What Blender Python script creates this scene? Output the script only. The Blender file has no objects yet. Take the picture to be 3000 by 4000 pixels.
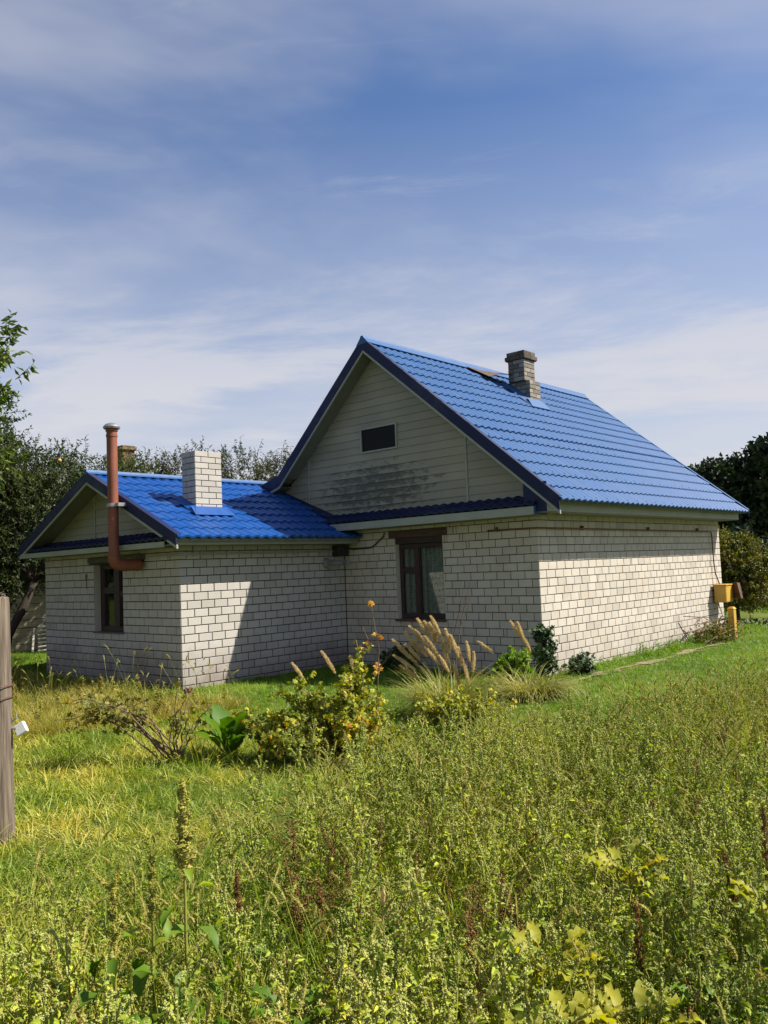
import bpy, math, random
import numpy as np
from mathutils import Vector, Matrix
random.seed(7); RG = np.random.default_rng(7)
sc = bpy.context.scene; C = bpy.context.collection; R = math.radians

# ------------------------------------------------------------------ camera
CAM = np.array([6.7524, -11.0462, 1.7547]); YAW, PIT, ROL, FOC = -0.7312, 0.0675, -0.0404, 3221.0
_f = np.array([math.sin(YAW)*math.cos(PIT), math.cos(YAW)*math.cos(PIT), math.sin(PIT)])
_r = np.cross(_f, [0, 0, 1]); _r /= np.linalg.norm(_r); _u = np.cross(_r, _f)
_r2 = _r*math.cos(ROL)+_u*math.sin(ROL); _u2 = -_r*math.sin(ROL)+_u*math.cos(ROL)
cd = bpy.data.cameras.new('camera'); cam = bpy.data.objects.new('camera', cd); C.objects.link(cam)
cam.matrix_world = Matrix([[_r2[i], _u2[i], -_f[i], CAM[i]] for i in range(3)]+[[0, 0, 0, 1]])
cd.sensor_fit = 'VERTICAL'; cd.sensor_height = 36; cd.sensor_width = 27; cd.lens = FOC/4000*36
cd.clip_start = .05; cd.clip_end = 3000
sc.camera = cam
sc.render.resolution_x = 768; sc.render.resolution_y = 1024

# ------------------------------------------------------------------ world and sun
SUND = Vector((.62, .51, .865)).normalized()
EL = math.asin(SUND.z); AZ = math.atan2(SUND.x, SUND.y)
world = bpy.data.worlds.new('World'); sc.world = world; world.use_nodes = True
nt = world.node_tree; nt.nodes.clear()
def N(nt, t, **kw):
    n = nt.nodes.new(t)
    for k, v in kw.items():
        if k.startswith('i_'):
            key = k[2:]; n.inputs[int(key) if key.isdigit() else key.replace('_', ' ')].default_value = v
        else: setattr(n, k, v)
    return n
def ramp(nt, stops, interp='LINEAR'):
    n = nt.nodes.new('ShaderNodeValToRGB'); cr = n.color_ramp; cr.interpolation = interp
    while len(cr.elements) < len(stops): cr.elements.new(.5)
    for e, (p, c) in zip(cr.elements, stops):
        e.position = p; e.color = (*c, 1) if not isinstance(c, (int, float)) else (c, c, c, 1)
    return n
def build_sky():
    L = nt.links.new
    sky = N(nt, 'ShaderNodeTexSky', sky_type='NISHITA', sun_disc=False, sun_elevation=EL, sun_rotation=AZ,
            altitude=150, air_density=1.0, dust_density=1.2, ozone_density=2.2)
    tc = N(nt, 'ShaderNodeTexCoord')
    sep = N(nt, 'ShaderNodeSeparateXYZ'); L(tc.outputs['Generated'], sep.inputs[0])
    # project the view direction on a cloud layer plane
    zz = N(nt, 'ShaderNodeMath', operation='ADD', i_1=.12); L(sep.outputs[2], zz.inputs[0])
    mx = N(nt, 'ShaderNodeMath', operation='MAXIMUM', i_1=.05); L(zz.outputs[0], mx.inputs[0])
    dx = N(nt, 'ShaderNodeMath', operation='DIVIDE'); L(sep.outputs[0], dx.inputs[0]); L(mx.outputs[0], dx.inputs[1])
    dy = N(nt, 'ShaderNodeMath', operation='DIVIDE'); L(sep.outputs[1], dy.inputs[0]); L(mx.outputs[0], dy.inputs[1])
    cb = N(nt, 'ShaderNodeCombineXYZ'); L(dx.outputs[0], cb.inputs[0]); L(dy.outputs[0], cb.inputs[1])
    def layer(rot, scl, nscale, detail, rough, dist, lo, hi, off=0.):
        m0 = N(nt, 'ShaderNodeMapping'); m0.inputs['Rotation'].default_value = (0, 0, R(rot)); L(cb.outputs[0], m0.inputs[0])
        mp = N(nt, 'ShaderNodeMapping'); mp.inputs['Scale'].default_value = (*scl, 1); mp.inputs['Location'].default_value = (off, off*.7, off); L(m0.outputs[0], mp.inputs[0])
        no = N(nt, 'ShaderNodeTexNoise', i_Scale=nscale, i_Detail=detail, i_Roughness=rough, i_Distortion=dist); L(mp.outputs[0], no.inputs['Vector'])
        mr = N(nt, 'ShaderNodeMapRange', i_1=lo, i_2=hi); mr.interpolation_type = 'SMOOTHSTEP'; L(no.outputs[0], mr.inputs[0])
        return mr.outputs[0]
    veil = layer(-38, (.7, 1.1), .75, 5, .55, .7, .36, .72, 3.1)
    wisp = layer(-30, (.6, 1.6), 2.4, 9, .66, .8, .52, .80, 21.7)
    puff = layer(-44, (.55, 1.0), 1.1, 9, .62, .4, .43, .60, 4.6)
    hz = N(nt, 'ShaderNodeMapRange', i_1=.0, i_2=.50, i_3=.88, i_4=.0); L(sep.outputs[2], hz.inputs[0])
    pm = N(nt, 'ShaderNodeMapRange', i_1=.20, i_2=.44, i_3=.85, i_4=0.); L(sep.outputs[2], pm.inputs[0])
    pf = N(nt, 'ShaderNodeMath', operation='MULTIPLY'); L(puff, pf.inputs[0]); L(pm.outputs[0], pf.inputs[1])
    a = N(nt, 'ShaderNodeMath', operation='MULTIPLY', i_1=.58); L(veil, a.inputs[0])
    b = N(nt, 'ShaderNodeMath', operation='MULTIPLY', i_1=.26); L(wisp, b.inputs[0])
    s = None
    # 1-(1-a)(1-b)(1-pf)(1-hz)
    for o in (a.outputs[0], b.outputs[0], pf.outputs[0], hz.outputs[0]):
        inv = N(nt, 'ShaderNodeMath', operation='SUBTRACT', i_0=1.0, use_clamp=True); L(o, inv.inputs[1])
        if s is None: s = inv.outputs[0]
        else:
            m = N(nt, 'ShaderNodeMath', operation='MULTIPLY'); L(s, m.inputs[0]); L(inv.outputs[0], m.inputs[1]); s = m.outputs[0]
    cov = N(nt, 'ShaderNodeMath', operation='SUBTRACT', i_0=1.0); L(s, cov.inputs[1])
    mix = N(nt, 'ShaderNodeMix', data_type='RGBA'); L(cov.outputs[0], mix.inputs[0])
    tint = N(nt, 'ShaderNodeMix', data_type='RGBA', blend_type='MULTIPLY'); tint.inputs[0].default_value = 1; L(sky.outputs[0], tint.inputs[6]); tint.inputs[7].default_value = SKYTINT
    L(tint.outputs[2], mix.inputs[6]); mix.inputs[7].default_value = CLOUD
    bg = N(nt, 'ShaderNodeBackground', i_Strength=SKYS); L(mix.outputs[2], bg.inputs[0])
    out = N(nt, 'ShaderNodeOutputWorld'); L(bg.outputs[0], out.inputs[0])
SKYS = .050; CLOUD = (6.9, 6.9, 7.4, 1); SKYTINT = (.95, 1.12, 1.38, 1)
build_sky()
sd = bpy.data.lights.new('sun', 'SUN'); sd.energy = 5.0; sd.angle = R(.53); sd.color = (1, .93, .82)
sun = bpy.data.objects.new('sun', sd); C.objects.link(sun); sun.rotation_euler = SUND.to_track_quat('Z', 'Y').to_euler()
vs = sc.view_settings; vs.view_transform = 'Standard'; vs.look = 'None'; vs.exposure = 1.02; vs.gamma = 1; vs.use_curve_mapping = False
sc.cycles.max_bounces = 8; sc.cycles.diffuse_bounces = 3; sc.cycles.transparent_max_bounces = 8

# ------------------------------------------------------------------ helpers
def meta(o, label=None, cat=None, group=None, kind=None):
    if label: o['label'] = label
    if cat: o['category'] = cat
    if group: o['group'] = group
    if kind: o['kind'] = kind
    return o
def empty(name, loc, label=None, cat=None, group=None, rz=0):
    o = bpy.data.objects.new(name, None); C.objects.link(o); o.location = loc; o.rotation_euler = (0, 0, rz)
    return meta(o, label, cat, group)
def npmesh(name, V, F, mat=None, smooth=False, mi=None):
    """V (n,3) array; F list of int arrays (m,k)"""
    me = bpy.data.meshes.new(name); V = np.asarray(V, dtype=np.float32)
    F = [np.asarray(f, dtype=np.int32) for f in F if len(f)]
    me.vertices.add(len(V)); me.vertices.foreach_set('co', V.ravel())
    tot = sum(f.size for f in F); npoly = sum(len(f) for f in F)
    me.loops.add(tot); me.polygons.add(npoly)
    me.loops.foreach_set('vertex_index', np.concatenate([f.ravel() for f in F]))
    ls = np.concatenate([np.full(len(f), f.shape[1], np.int32) for f in F])
    st = np.concatenate([[0], np.cumsum(ls)[:-1]]).astype(np.int32)
    me.polygons.foreach_set('loop_start', st)
    if mi is not None: me.polygons.foreach_set('material_index', np.asarray(mi, dtype=np.int32))
    for m in (mat if isinstance(mat, (list, tuple)) else [mat]):
        if m: me.materials.append(m)
    me.update(calc_edges=True); me.validate()
    me.polygons.foreach_set('use_smooth', np.full(len(me.polygons), bool(smooth)))
    return me
def obj(name, me, parent=None, loc=(0, 0, 0), rot=(0, 0, 0)):
    o = bpy.data.objects.new(name, me); C.objects.link(o); o.location = loc; o.rotation_euler = rot
    if parent: o.parent = parent
    return o
class MB:
    """collects polygons"""
    def __init__(s): s.v = []; s.f = []; s.m = []
    def poly(s, pts, m=0):
        b = len(s.v); s.v += [tuple(p) for p in pts]; s.f.append(tuple(range(b, b+len(pts)))); s.m.append(m)
    def hexa(s, P, m=0):
        b = len(s.v); s.v += [tuple(p) for p in P]
        for q in ((0, 3, 2, 1), (4, 5, 6, 7), (0, 1, 5, 4), (1, 2, 6, 5), (2, 3, 7, 6), (3, 0, 4, 7)):
            s.f.append(tuple(b+i for i in q)); s.m.append(m)
    def box(s, a, b, m=0):
        x0, y0, z0 = a; x1, y1, z1 = b
        s.hexa([(x0, y0, z0), (x1, y0, z0), (x1, y1, z0), (x0, y1, z0), (x0, y0, z1), (x1, y0, z1), (x1, y1, z1), (x0, y1, z1)], m)
    def beam(s, p0, p1, a, b, m=0):
        p0, p1, a, b = map(Vector, (p0, p1, a, b))
        s.hexa([p0, p0+a, p0+a+b, p0+b, p1, p1+a, p1+a+b, p1+b], m)
    def extrude(s, pts, vec, m=0):
        pts = [Vector(p) for p in pts]; vec = Vector(vec); n = len(pts); b = len(s.v)
        s.v += [tuple(p) for p in pts]+[tuple(p+vec) for p in pts]
        s.f.append(tuple(range(b, b+n))); s.f.append(tuple(range(b+2*n-1, b+n-1, -1))); s.m += [m, m]
        for i in range(n):
            j = (i+1) % n; s.f.append((b+i, b+n+i, b+n+j, b+j)); s.m.append(m)
    def tube(s, pts, rad, n=8, m=0, cap=True):
        pts = [Vector(p) for p in pts]; b = len(s.v)
        if not isinstance(rad, (list, tuple)): rad = [rad]*len(pts)
        up = Vector((0, 0, 1)); prev = None
        for i, p in enumerate(pts):
            t = (pts[min(i+1, len(pts)-1)]-pts[max(i-1, 0)]).normalized()
            if prev is None: a = t.orthogonal().normalized()
            else: a = (prev-t*prev.dot(t)).normalized()
            prev = a; c = t.cross(a)
            for k in range(n):
                g = 2*math.pi*k/n; s.v.append(tuple(p+(a*math.cos(g)+c*math.sin(g))*rad[i]))
        for i in range(len(pts)-1):
            for k in range(n):
                s.f.append((b+i*n+k, b+i*n+(k+1) % n, b+(i+1)*n+(k+1) % n, b+(i+1)*n+k)); s.m.append(m)
        if cap:
            s.f.append(tuple(b+k for k in reversed(range(n)))); s.m.append(m)
            e = b+(len(pts)-1)*n; s.f.append(tuple(e+k for k in range(n))); s.m.append(m)
    def mesh(s, name, mat, smooth=False, bevel=0):
        me = bpy.data.meshes.new(name); me.from_pydata(s.v, [], s.f)
        for m in (mat if isinstance(mat, (list, tuple)) else [mat]): me.materials.append(m)
        me.polygons.foreach_set('material_index', s.m); me.update()
        if smooth: me.polygons.foreach_set('use_smooth', [True]*len(me.polygons))
        return me
    def build(s, name, mat, parent=None, smooth=False, bevel=0, angle=None):
        me = s.mesh(name, mat, smooth)
        o = obj(name, me, parent)
        if bevel:
            b = o.modifiers.new('b', 'BEVEL'); b.width = bevel; b.segments = 1; b.limit_method = 'ANGLE'
        if smooth and angle:
            try: me.set_sharp_from_angle(angle=R(angle))
            except Exception: pass
        return o

# ------------------------------------------------------------------ materials
def newmat(name):
    m = bpy.data.materials.new(name); m.use_nodes = True; t = m.node_tree
    return m, t, t.nodes['Principled BSDF'], t.links.new
def mat_simple(name, col, rough=.7, metal=0, nscale=8, namt=.25, bump=.0, bscale=60, spec=.5, col2=None, stretch=(1, 1, 1), detail=4, lo=.35, hi=.65):
    m, t, p, L = newmat(name)
    g = N(t, 'ShaderNodeNewGeometry'); mp = N(t, 'ShaderNodeMapping'); mp.inputs['Scale'].default_value = stretch; L(g.outputs['Position'], mp.inputs[0])
    n = N(t, 'ShaderNodeTexNoise', i_Scale=nscale, i_Detail=detail, i_Roughness=.6); L(mp.outputs[0], n.inputs['Vector'])
    c2 = col2 or tuple(c*(1-namt) for c in col)
    r = ramp(t, [(lo, c2), (hi, col)]); L(n.outputs[0], r.inputs[0]); L(r.outputs[0], p.inputs['Base Color'])
    p.inputs['Roughness'].default_value = rough; p.inputs['Metallic'].default_value = metal; p.inputs['Specular IOR Level'].default_value = spec
    if bump:
        n2 = N(t, 'ShaderNodeTexNoise', i_Scale=bscale, i_Detail=4); L(mp.outputs[0], n2.inputs['Vector'])
        b = N(t, 'ShaderNodeBump', i_Strength=bump, i_Distance=.01); L(n2.outputs[0], b.inputs['Height']); L(b.outputs[0], p.inputs['Normal'])
    return m
def mat_brick(name, base, var, stain, dirt):
    m, t, p, L = newmat(name)
    g = N(t, 'ShaderNodeNewGeometry'); oi = N(t, 'ShaderNodeObjectInfo')
    ad = N(t, 'ShaderNodeMath', operation='ADD'); L(g.outputs['Random Per Island'], ad.inputs[0]); L(oi.outputs['Random'], ad.inputs[1])
    fr = N(t, 'ShaderNodeMath', operation='FRACT'); L(ad.outputs[0], fr.inputs[0])
    r = ramp(t, [(0, tuple(b*.80 for b in base)), (.12, tuple(b*.93 for b in base)), (.55, base), (.82, var), (1, tuple(min(.85, b*1.05) for b in base))])
    L(fr.outputs[0], r.inputs[0])
    n = N(t, 'ShaderNodeTexNoise', i_Scale=2.2, i_Detail=6, i_Roughness=.65); L(g.outputs['Position'], n.inputs['Vector'])
    mr = N(t, 'ShaderNodeMapRange', i_1=.45, i_2=.75, i_3=0, i_4=.5); L(n.outputs[0], mr.inputs[0])
    mx = N(t, 'ShaderNodeMix', data_type='RGBA'); L(mr.outputs[0], mx.inputs[0]); L(r.outputs[0], mx.inputs[6]); mx.inputs[7].default_value = (*stain, 1)
    # rain splash dirt at the foot of the wall, with a ragged edge
    sp = N(t, 'ShaderNodeSeparateXYZ'); L(g.outputs['Position'], sp.inputs[0])
    n3 = N(t, 'ShaderNodeTexNoise', i_Scale=1.6, i_Detail=5); L(g.outputs['Position'], n3.inputs['Vector'])
    ma = N(t, 'ShaderNodeMath', operation='MULTIPLY_ADD', i_1=-.9); L(n3.outputs[0], ma.inputs[0]); L(sp.outputs[2], ma.inputs[2])
    mr2 = N(t, 'ShaderNodeMapRange', i_1=-.35, i_2=.22, i_3=dirt, i_4=0); L(ma.outputs[0], mr2.inputs[0])
    mx2 = N(t, 'ShaderNodeMix', data_type='RGBA'); L(mr2.outputs[0], mx2.inputs[0]); L(mx.outputs[2], mx2.inputs[6]); mx2.inputs[7].default_value = (.17, .13, .12, 1)
    fine = N(t, 'ShaderNodeTexNoise', i_Scale=70, i_Detail=5, i_Roughness=.7); L(g.outputs['Position'], fine.inputs['Vector'])
    mr3 = N(t, 'ShaderNodeMapRange', i_1=.3, i_2=.7, i_3=.86, i_4=1.06); L(fine.outputs[0], mr3.inputs[0])
    mx3 = N(t, 'ShaderNodeMix', data_type='RGBA', blend_type='MULTIPLY'); mx3.inputs[0].default_value = 1; L(mx2.outputs[2], mx3.inputs[6]); L(mr3.outputs[0], mx3.inputs[7])
    L(mx3.outputs[2], p.inputs['Base Color']); p.inputs['Roughness'].default_value = .9; p.inputs['Specular IOR Level'].default_value = .25
    b = N(t, 'ShaderNodeBump', i_Strength=.35, i_Distance=.004); L(fine.outputs[0], b.inputs['Height']); L(b.outputs[0], p.inputs['Normal'])
    return m
def mat_leaf(name, stops, rough=.55, trans=.3, pscale=.6, pw=.35, spec=.35):
    """stops: colour ramp over a mix of per-leaf random and a patchy noise"""
    m, t, p, L = newmat(name); nd = t.nodes
    g = N(t, 'ShaderNodeNewGeometry'); oi = N(t, 'ShaderNodeObjectInfo')
    ad = N(t, 'ShaderNodeMath', operation='ADD'); L(g.outputs['Random Per Island'], ad.inputs[0]); L(oi.outputs['Random'], ad.inputs[1])
    fr = N(t, 'ShaderNodeMath', operation='FRACT'); L(ad.outputs[0], fr.inputs[0])
    n = N(t, 'ShaderNodeTexNoise', i_Scale=pscale, i_Detail=3); L(g.outputs['Position'], n.inputs['Vector'])
    mr = N(t, 'ShaderNodeMapRange', i_1=.35, i_2=.65); L(n.outputs[0], mr.inputs[0])
    mx = N(t, 'ShaderNodeMix', data_type='FLOAT', i_0=pw); L(fr.outputs[0], mx.inputs[2]); L(mr.outputs[0], mx.inputs[3])
    r = ramp(t, stops); L(mx.outputs[0], r.inputs[0]); L(r.outputs[0], p.inputs['Base Color'])
    p.inputs['Roughness'].default_value = rough; p.inputs['Specular IOR Level'].default_value = spec
    tr = N(t, 'ShaderNodeBsdfTranslucent'); hs = N(t, 'ShaderNodeHueSaturation', i_Saturation=1.15, i_Value=1.3); L(r.outputs[0], hs.inputs['Color']); L(hs.outputs[0], tr.inputs[0])
    ms = N(t, 'ShaderNodeMixShader', i_0=trans); L(p.outputs[0], ms.inputs[1]); L(tr.outputs[0], ms.inputs[2]); L(ms.outputs[0], nd['Material Output'].inputs[0])
    return m
M = {}
M['brick'] = mat_brick('silicate_brick', (.485, .448, .39), (.44, .39, .325), (.33, .29, .24), .2)
M['brick_annex'] = mat_brick('silicate_brick_annex', (.42, .395, .36), (.395, .37, .34), (.34, .32, .29), .7)
M['brick_old'] = mat_brick('sooty_brick', (.17, .15, .125), (.33, .29, .24), (.04, .035, .03), 0)
M['brick_soot'] = mat_brick('soot_black_brick', (.075, .062, .05), (.12, .10, .075), (.03, .026, .022), 0)
M['mortar'] = mat_simple('mortar', (.115, .095, .078), .95, nscale=30, namt=.5, bump=.3)
M['mortar_annex'] = mat_simple('mortar_annex', (.035, .037, .036), .95, nscale=30, namt=.4, bump=.3)
M['mortar_soot'] = mat_simple('mortar_soot', (.05, .042, .035), .95, nscale=30, namt=.5, bump=.3)
def mat_blue(name, col, rough):
    m, t, p, L = newmat(name)
    g = N(t, 'ShaderNodeNewGeometry'); n = N(t, 'ShaderNodeTexNoise', i_Scale=1.3, i_Detail=6, i_Roughness=.7); L(g.outputs['Position'], n.inputs['Vector'])
    r = ramp(t, [(.3, tuple(c*.86 for c in col)), (.7, col)]); L(n.outputs[0], r.inputs[0]); L(r.outputs[0], p.inputs['Base Color'])
    n2 = N(t, 'ShaderNodeTexNoise', i_Scale=14, i_Detail=5); L(g.outputs['Position'], n2.inputs['Vector'])
    mr = N(t, 'ShaderNodeMapRange', i_3=rough-.07, i_4=rough+.12); L(n2.outputs[0], mr.inputs[0]); L(mr.outputs[0], p.inputs['Roughness'])
    p.inputs['Specular IOR Level'].default_value = .35 if rough > .53 else .5
    mp = N(t, 'ShaderNodeMapping'); mp.inputs['Scale'].default_value = (.5, 3.2, .5); L(g.outputs['Position'], mp.inputs[0]); n5 = N(t, 'ShaderNodeTexNoise', i_Scale=1.6, i_Detail=7, i_Roughness=.7); L(mp.outputs[0], n5.inputs['Vector'])
    m5 = N(t, 'ShaderNodeMapRange', i_1=.5, i_2=.8, i_3=0, i_4=.22); L(n5.outputs[0], m5.inputs[0]); x5 = N(t, 'ShaderNodeMix', data_type='RGBA'); L(m5.outputs[0], x5.inputs[0]); L(r.outputs[0], x5.inputs[6]); x5.inputs[7].default_value = (.16, .18, .20, 1); L(x5.outputs[2], p.inputs['Base Color'])
    b = N(t, 'ShaderNodeBump', i_Strength=.12, i_Distance=.01); L(n.outputs[0], b.inputs['Height']); L(b.outputs[0], p.inputs['Normal'])
    return m
M['blue'] = mat_blue('blue_painted_metal', (.019, .082, .225), .56)
M['blue_annex'] = mat_blue('blue_painted_metal_annex', (.003, .06, .255), .38)
M['blue_shade'] = mat_blue('shade_darkened_blue', (.003, .008, .050), .6)  # blue metal of trims and pent roofs, with their shade put into the colour
M['wood_dark'] = mat_simple('dark_wood', (.035, .016, .013), .6, nscale=5, namt=.4, stretch=(1, 1, 9), bump=.3)
M['wood_beam'] = mat_simple('weathered_beam', (.10, .055, .045), .85, nscale=4, namt=.5, stretch=(1, 6, 8), bump=.5)
M['beam_grey'] = mat_simple('grey_beam', (.11, .105, .09), .85, nscale=4, namt=.5, stretch=(1, 6, 12), bump=.5)
M['cream'] = mat_simple('pale_fascia_paint', (.27, .295, .25), .55, nscale=2.5, namt=.15, bump=.05)
M['white'] = mat_simple('white_paint', (.72, .72, .68), .5, nscale=4, namt=.12)
M['soffit'] = mat_simple('soffit', (.17, .17, .15), .6, nscale=2.5, namt=.15)
M['orange'] = mat_simple('terracotta_plastic_pipe', (.235, .075, .042), .55, nscale=3, namt=.3, bump=.1, spec=.4)
M['grey_metal'] = mat_simple('grey_metal', (.34, .34, .33), .45, .5, nscale=12, namt=.3)
M['galv'] = mat_simple('galvanised', (.40, .40, .41), .4, .7, nscale=9, namt=.25)
M['rust'] = mat_simple('rusty_sheet', (.11, .055, .03), .8, nscale=7, namt=.5, bump=.2)
M['rustpipe'] = mat_simple('brown_painted_pipe', (.13, .05, .035), .6, nscale=14, namt=.4)
M['black'] = mat_simple('black_box', (.02, .022, .02), .6)
M['yellow'] = mat_simple('yellow_paint', (.5, .30, .045), .5, nscale=5, namt=.15)
M['yellow2'] = mat_simple('yellow_cap', (.75, .33, .03), .5)
M['room_dark'] = mat_simple('dark_room_sheet', (.05, .05, .048), .9)
M['curtain'] = mat_simple('curtain', (.55, .56, .53), .9, nscale=9, namt=.2, stretch=(3, 1, .3))
M['lace'] = mat_simple('lace_curtain', (.62, .67, .64), .9, nscale=24, namt=.5, stretch=(2, 1, 1))
def mat_glass():
    m, t, p, L = newmat('window_glass'); t.nodes.remove(p)
    tr = N(t, 'ShaderNodeBsdfTransparent'); tr.inputs[0].default_value = (.72, .76, .74, 1)
    gl = N(t, 'ShaderNodeBsdfGlossy', i_Roughness=.03); gl.inputs[0].default_value = (.9, .9, .9, 1)
    fr = N(t, 'ShaderNodeFresnel', i_IOR=1.5); ms = N(t, 'ShaderNodeMixShader'); L(fr.outputs[0], ms.inputs[0]); L(tr.outputs[0], ms.inputs[1]); L(gl.outputs[0], ms.inputs[2])
    L(ms.outputs[0], t.nodes['Material Output'].inputs[0]); return m
M['glass'] = mat_glass()
M['dark_glass'] = mat_simple('attic_pane', (.006, .007, .008), .5, spec=.15)
def mat_siding():
    m, t, p, L = newmat('vinyl_siding')
    g = N(t, 'ShaderNodeNewGeometry'); sp = N(t, 'ShaderNodeSeparateXYZ'); L(g.outputs['Position'], sp.inputs[0])
    oi = N(t, 'ShaderNodeObjectInfo')
    base = ramp(t, [(0, (.225, .22, .158)), (1, (.265, .255, .182))]); L(oi.outputs['Random'], base.inputs[0])
    # mould: blotches in the lower middle of the large gable, thicker along the board laps
    mp = N(t, 'ShaderNodeMapping'); mp.inputs['Scale'].default_value = (3.2, 1, 7); L(g.outputs['Position'], mp.inputs[0])
    n = N(t, 'ShaderNodeTexNoise', i_Scale=1.5, i_Detail=9, i_Roughness=.72); L(mp.outputs[0], n.inputs['Vector'])
    # lap phase
    ph = N(t, 'ShaderNodeMath', operation='MULTIPLY_ADD', i_1=1/.14, i_2=-2.75/.14); L(sp.outputs[2], ph.inputs[0])
    fr = N(t, 'ShaderNodeMath', operation='FRACT'); L(ph.outputs[0], fr.inputs[0])
    lap = N(t, 'ShaderNodeMapRange', i_1=.1, i_2=.95, i_3=-.05, i_4=.10); L(fr.outputs[0], lap.inputs[0])
    def gauss(out, c, w):
        a = N(t, 'ShaderNodeMath', operation='SUBTRACT', i_1=c); L(out, a.inputs[0])
        b = N(t, 'ShaderNodeMath', operation='DIVIDE', i_1=w); L(a.outputs[0], b.inputs[0])
        q = N(t, 'ShaderNodeMath', operation='POWER', i_1=2); ab = N(t, 'ShaderNodeMath', operation='ABSOLUTE'); L(b.outputs[0], ab.inputs[0]); L(ab.outputs[0], q.inputs[0]); return q.outputs[0]
    gx = gauss(sp.outputs[0], -3.35, 1.75); gz = gauss(sp.outputs[2], 3.18, .62)
    s1 = N(t, 'ShaderNodeMath', operation='ADD'); L(gx, s1.inputs[0]); L(gz, s1.inputs[1])
    rg = N(t, 'ShaderNodeMapRange', i_1=0, i_2=1.3, i_3=.20, i_4=-.20); L(s1.outputs[0], rg.inputs[0])
    s2 = N(t, 'ShaderNodeMath', operation='ADD'); L(n.outputs[0], s2.inputs[0]); L(rg.outputs[0], s2.inputs[1])
    s3 = N(t, 'ShaderNodeMath', operation='ADD'); L(s2.outputs[0], s3.inputs[0]); L(lap.outputs[0], s3.inputs[1])
    mk = N(t, 'ShaderNodeMapRange', i_1=.53, i_2=.70, i_3=0, i_4=.84); L(s3.outputs[0], mk.inputs[0])
    mx = N(t, 'ShaderNodeMix', data_type='RGBA'); L(mk.outputs[0], mx.inputs[0]); L(base.outputs[0], mx.inputs[6]); mx.inputs[7].default_value = (.035, .042, .026, 1)
    n4 = N(t, 'ShaderNodeTexNoise', i_Scale=1.1, i_Detail=5); L(g.outputs['Position'], n4.inputs['Vector'])
    mr = N(t, 'ShaderNodeMapRange', i_1=.3, i_2=.7, i_3=.82, i_4=1.05); L(n4.outputs[0], mr.inputs[0])
    m2 = N(t, 'ShaderNodeMix', data_type='RGBA', blend_type='MULTIPLY'); m2.inputs[0].default_value = 1; L(mx.outputs[2], m2.inputs[6]); L(mr.outputs[0], m2.inputs[7])
    L(m2.outputs[2], p.inputs['Base Color']); p.inputs['Roughness'].default_value = .55; return m
M['siding'] = mat_siding()
def mat_ground():
    m, t, p, L = newmat('grassy_ground')
    g = N(t, 'ShaderNodeNewGeometry')
    n = N(t, 'ShaderNodeTexNoise', i_Scale=.7, i_Detail=6, i_Roughness=.6); L(g.outputs['Position'], n.inputs['Vector'])
    f = N(t, 'ShaderNodeTexNoise', i_Scale=35, i_Detail=6, i_Roughness=.7); L(g.outputs['Position'], f.inputs['Vector'])
    a = N(t, 'ShaderNodeMath', operation='MULTIPLY_ADD', i_1=.5, i_2=0); L(f.outputs[0], a.inputs[0])
    b = N(t, 'ShaderNodeMath', operation='MULTIPLY_ADD', i_1=.5); L(n.outputs[0], b.inputs[0]); L(a.outputs[0], b.inputs[2])
    r = ramp(t, [(.35, (.045, .06, .012)), (.5, (.085, .12, .018)), (.62, (.15, .14, .035)), (.72, (.22, .16, .07))]); L(b.outputs[0], r.inputs[0])
    L(r.outputs[0], p.inputs['Base Color']); p.inputs['Roughness'].default_value = 1; p.inputs['Specular IOR Level'].default_value = .1
    bm = N(t, 'ShaderNodeBump', i_Strength=.8, i_Distance=.03); L(f.outputs[0], bm.inputs['Height']); L(bm.outputs[0], p.inputs['Normal']); return m
M['ground'] = mat_ground()
M['sand'] = mat_simple('bare_sandy_soil', (.24, .17, .09), .95, nscale=6, namt=.5, col2=(.07, .08, .02), bump=.6, bscale=30, detail=8)
M['road'] = mat_simple('dirt_road', (.30, .24, .17), .95, nscale=3, namt=.35, bump=.5, bscale=12)

# ------------------------------------------------------------------ ground
def gh(x, y):
    """height of the ground: nearly flat, slightly uneven, dying out near the walls"""
    x = np.asarray(x, float); y = np.asarray(y, float)
    h = .035*np.sin(x*.9+1.3)*np.cos(y*.7+.4)+.02*np.sin(x*2.3+y*1.7)
    d = np.maximum(0, np.maximum(np.maximum(x-0, -9-x), np.maximum(-4-y, y-9)))
    return h*np.clip(d/2.5, 0, 1)
def build_ground():
    g = [-400, -150, -60, -30]+list(np.arange(-20, 16.01, .5))+[24, 40, 80, 160, 400]
    xs = np.array(g); ys = np.array([-400, -150, -60, -30]+list(np.arange(-20, 20.01, .5))+[30, 60, 120, 200, 500])
    X, Y = np.meshgrid(xs, ys, indexing='ij'); Z = gh(X, Y); Z[np.abs(X) > 22] = 0
    V = np.stack([X, Y, Z], -1).reshape(-1, 3); nx, ny = X.shape
    i, j = np.meshgrid(np.arange(nx-1), np.arange(ny-1), indexing='ij'); a = (i*ny+j).ravel()
    F = np.stack([a, a+ny, a+ny+1, a+1], -1)
    meta(obj('ground', npmesh('ground', V, [F], M['ground'], True)), kind='structure')
build_ground()
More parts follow.
